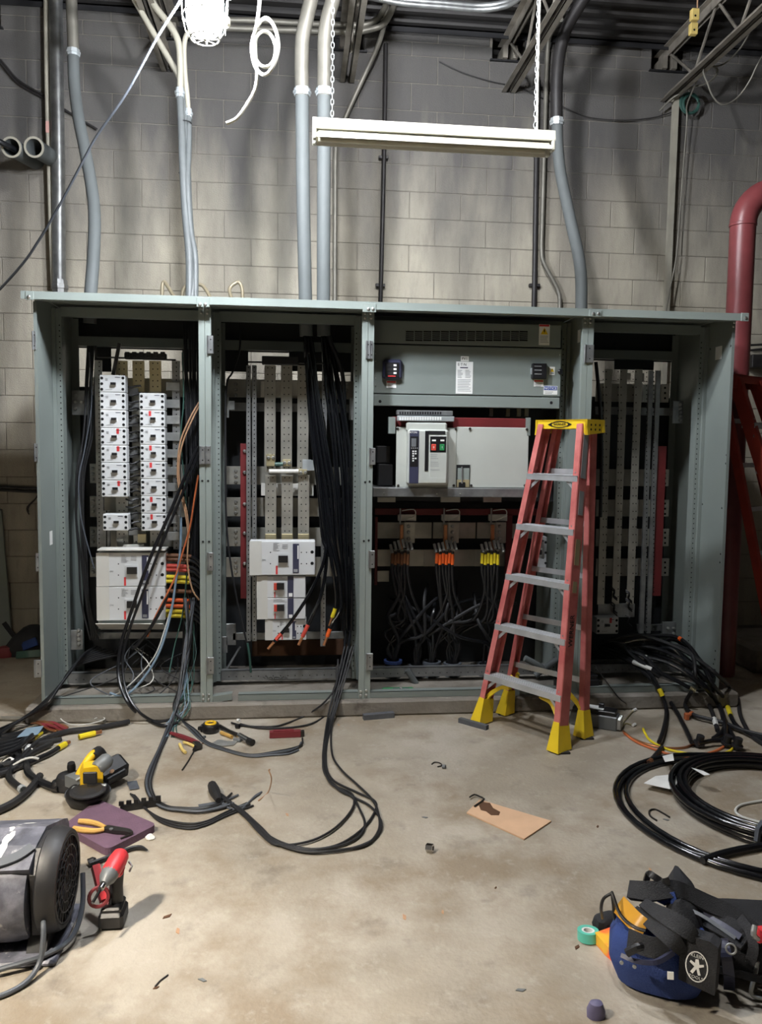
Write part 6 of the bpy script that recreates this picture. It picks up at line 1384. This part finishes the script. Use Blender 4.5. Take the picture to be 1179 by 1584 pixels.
MB().tube([W(999, 1440, .19), W(980, 1433, .19), W(960, 1415, .2), W(948, 1384, .24), W(946, 1382, .24), W(934, 1390, .22), (W(930, 1405, .18)), W(932, 1420, .12)], .005, 6, True, 4).build('frame', 'black_plastic', t, True)
MB().tube([W(947, 1383, .24), W(949, 1400, .2), W(951, 1420, .16), W(956, 1432, .13)], .005, 6, True, 4).build('temple', 'black_plastic', t, True)
one(loft(FL(940, 1438), [(0, .05, .028, 0, 0), (.02, .055, .034, 0, 0), (.045, .05, .028, 0, 0), (.055, .03, .015, 0, 0)], .3, 16, 2.6, .05, 3), 'belt_pouch', 'bag_black', 'small black belt pouch beside the tool bag', 'pouch')
p = FL(910, 1453); t = thing('tape_roll', 'teal roll of electrical tape beside the tool bag', 'tape', p)
MB().lathe(p, (0, .12, 1), [(0, .034), (.03, .034), (.03, .021), (0, .021)], 24, True).build('roll', 'tape_teal', t, True); MB().lathe(p, (0, .12, 1), [(.001, .021), (.029, .021), (.029, .014), (.001, .014)], 20, True).build('core', 'paper', t, True)
pts = fl([(920, 1459), (948, 1449), (965, 1470), (960, 1500), (935, 1477)], 0)
one(MB().prism([(p.x, p.y) for p in pts], (0, 0, .001), (1, 0, 0), (0, 1, 0), (0, 0, .035)), 'orange_package', 'pack_orange', 'orange and yellow package poking out under the blue pouch', 'package', smooth=False)
one(loft(FL(922, 1572), [(0, .025, .02, 0, 0), (.02, .026, .021, 0, 0), (.04, .018, .015, 0, 0), (.045, .006, .005, 0, 0)], 0, 14, 2.2, .03, 6), 'fabric_scrap', 'cap_purple', 'small purple cloth bit at the bottom edge', 'cloth')
# ---- left edge, behind the switchboard
a, c = FL(19, 1004), P(2, 790, 1.69); d = V(-.9, 0, 0)
one(MB().add([a, c, c+d, a+d, a+V(0, .025, 0), c+V(0, .02, .01), c+d+V(0, .02, .01), a+d+V(0, .025, 0)], [(0, 1, 2, 3), (7, 6, 5, 4), (0, 4, 5, 1), (1, 5, 6, 2), (2, 6, 7, 3), (3, 7, 4, 0)]), 'leaning_panel', 'cabinet_paint', 'grey cabinet panel leaning on the wall at the left edge', 'panel', smooth=False)
p = FL(42, 1012); t = thing('equipment_bag', 'dark bag with red and green bits on the floor left of the switchboard', 'bag', p)
loft(p, [(0, .13, .08, 0, 0), (.06, .15, .1, 0, 0), (.14, .12, .09, .03, 0), (.2, .07, .05, .05, 0), (.22, .03, .02, .05, 0)], .1, 20, 2.4, .06, 8).build('body', 'bag_black', t, True)
loft(p+V(-.13, -.06, 0), [(0, .06, .04, 0, 0), (.03, .07, .05, 0, 0), (.07, .06, .04, 0, 0), (.08, .03, .02, 0, 0)], .2, 14, 2.4, .06, 3).build('red_pouch', 'grip_red', t, True)
ribbon([p+V(-.04, -.1, .02), p+V(.05, -.11, .03), p+V(.12, -.09, .03)], .05, .02, (0, -1, .4)).build('green_strap', 'wire_green', t)
ribbon([p+V(-.16, 0, .24), p+V(-.12, 0, .18), p+V(-.06, -.02, .12), p+V(.02, -.03, .1)], .03, .02, (0, -1, .4)).build('strap', 'bag_black', t); ribbon([p+V(.0, -.09, .08), p+V(.1, -.09, .12)], .06, .02, (0, -1, .4), 0).build('blue_side', 'bag_blue', t)
for k in range(2): conduit('low_conduit', ('upper' if k == 0 else 'lower')+' of two dark pipes running low along the wall at the left', [(-60, 751+5*k, 1.69), (0, 753+5*k, 1.69), (60, 756+5*k, 1.69), (140, 758+5*k, 1.69)], .011, 'black_pipe')
for k in range(4): cable('loose_wire', 'short dark wire end poking out beside the left bay', 'wire', pl([(62, 757, 1.69), (56, 770, 1.69), (48-2*k, 779+2*k, 1.69), (42+k, 784+4*k, 1.69)]), .005, 'black_pipe', 'wire ends left of the bay')

# fine repeated relief that cannot be picked apart singly
for o in COL.objects:
    if o.type == 'MESH' and o.name.split('.')[0] in ('perforations', 'foot_rail_holes', 'hole', 'panel_holes', 'rivets', 'terminal_screws', 'cover_screws', 'tool_holes', 'grille', 'wire_guard'): o['kind'] = 'stuff'
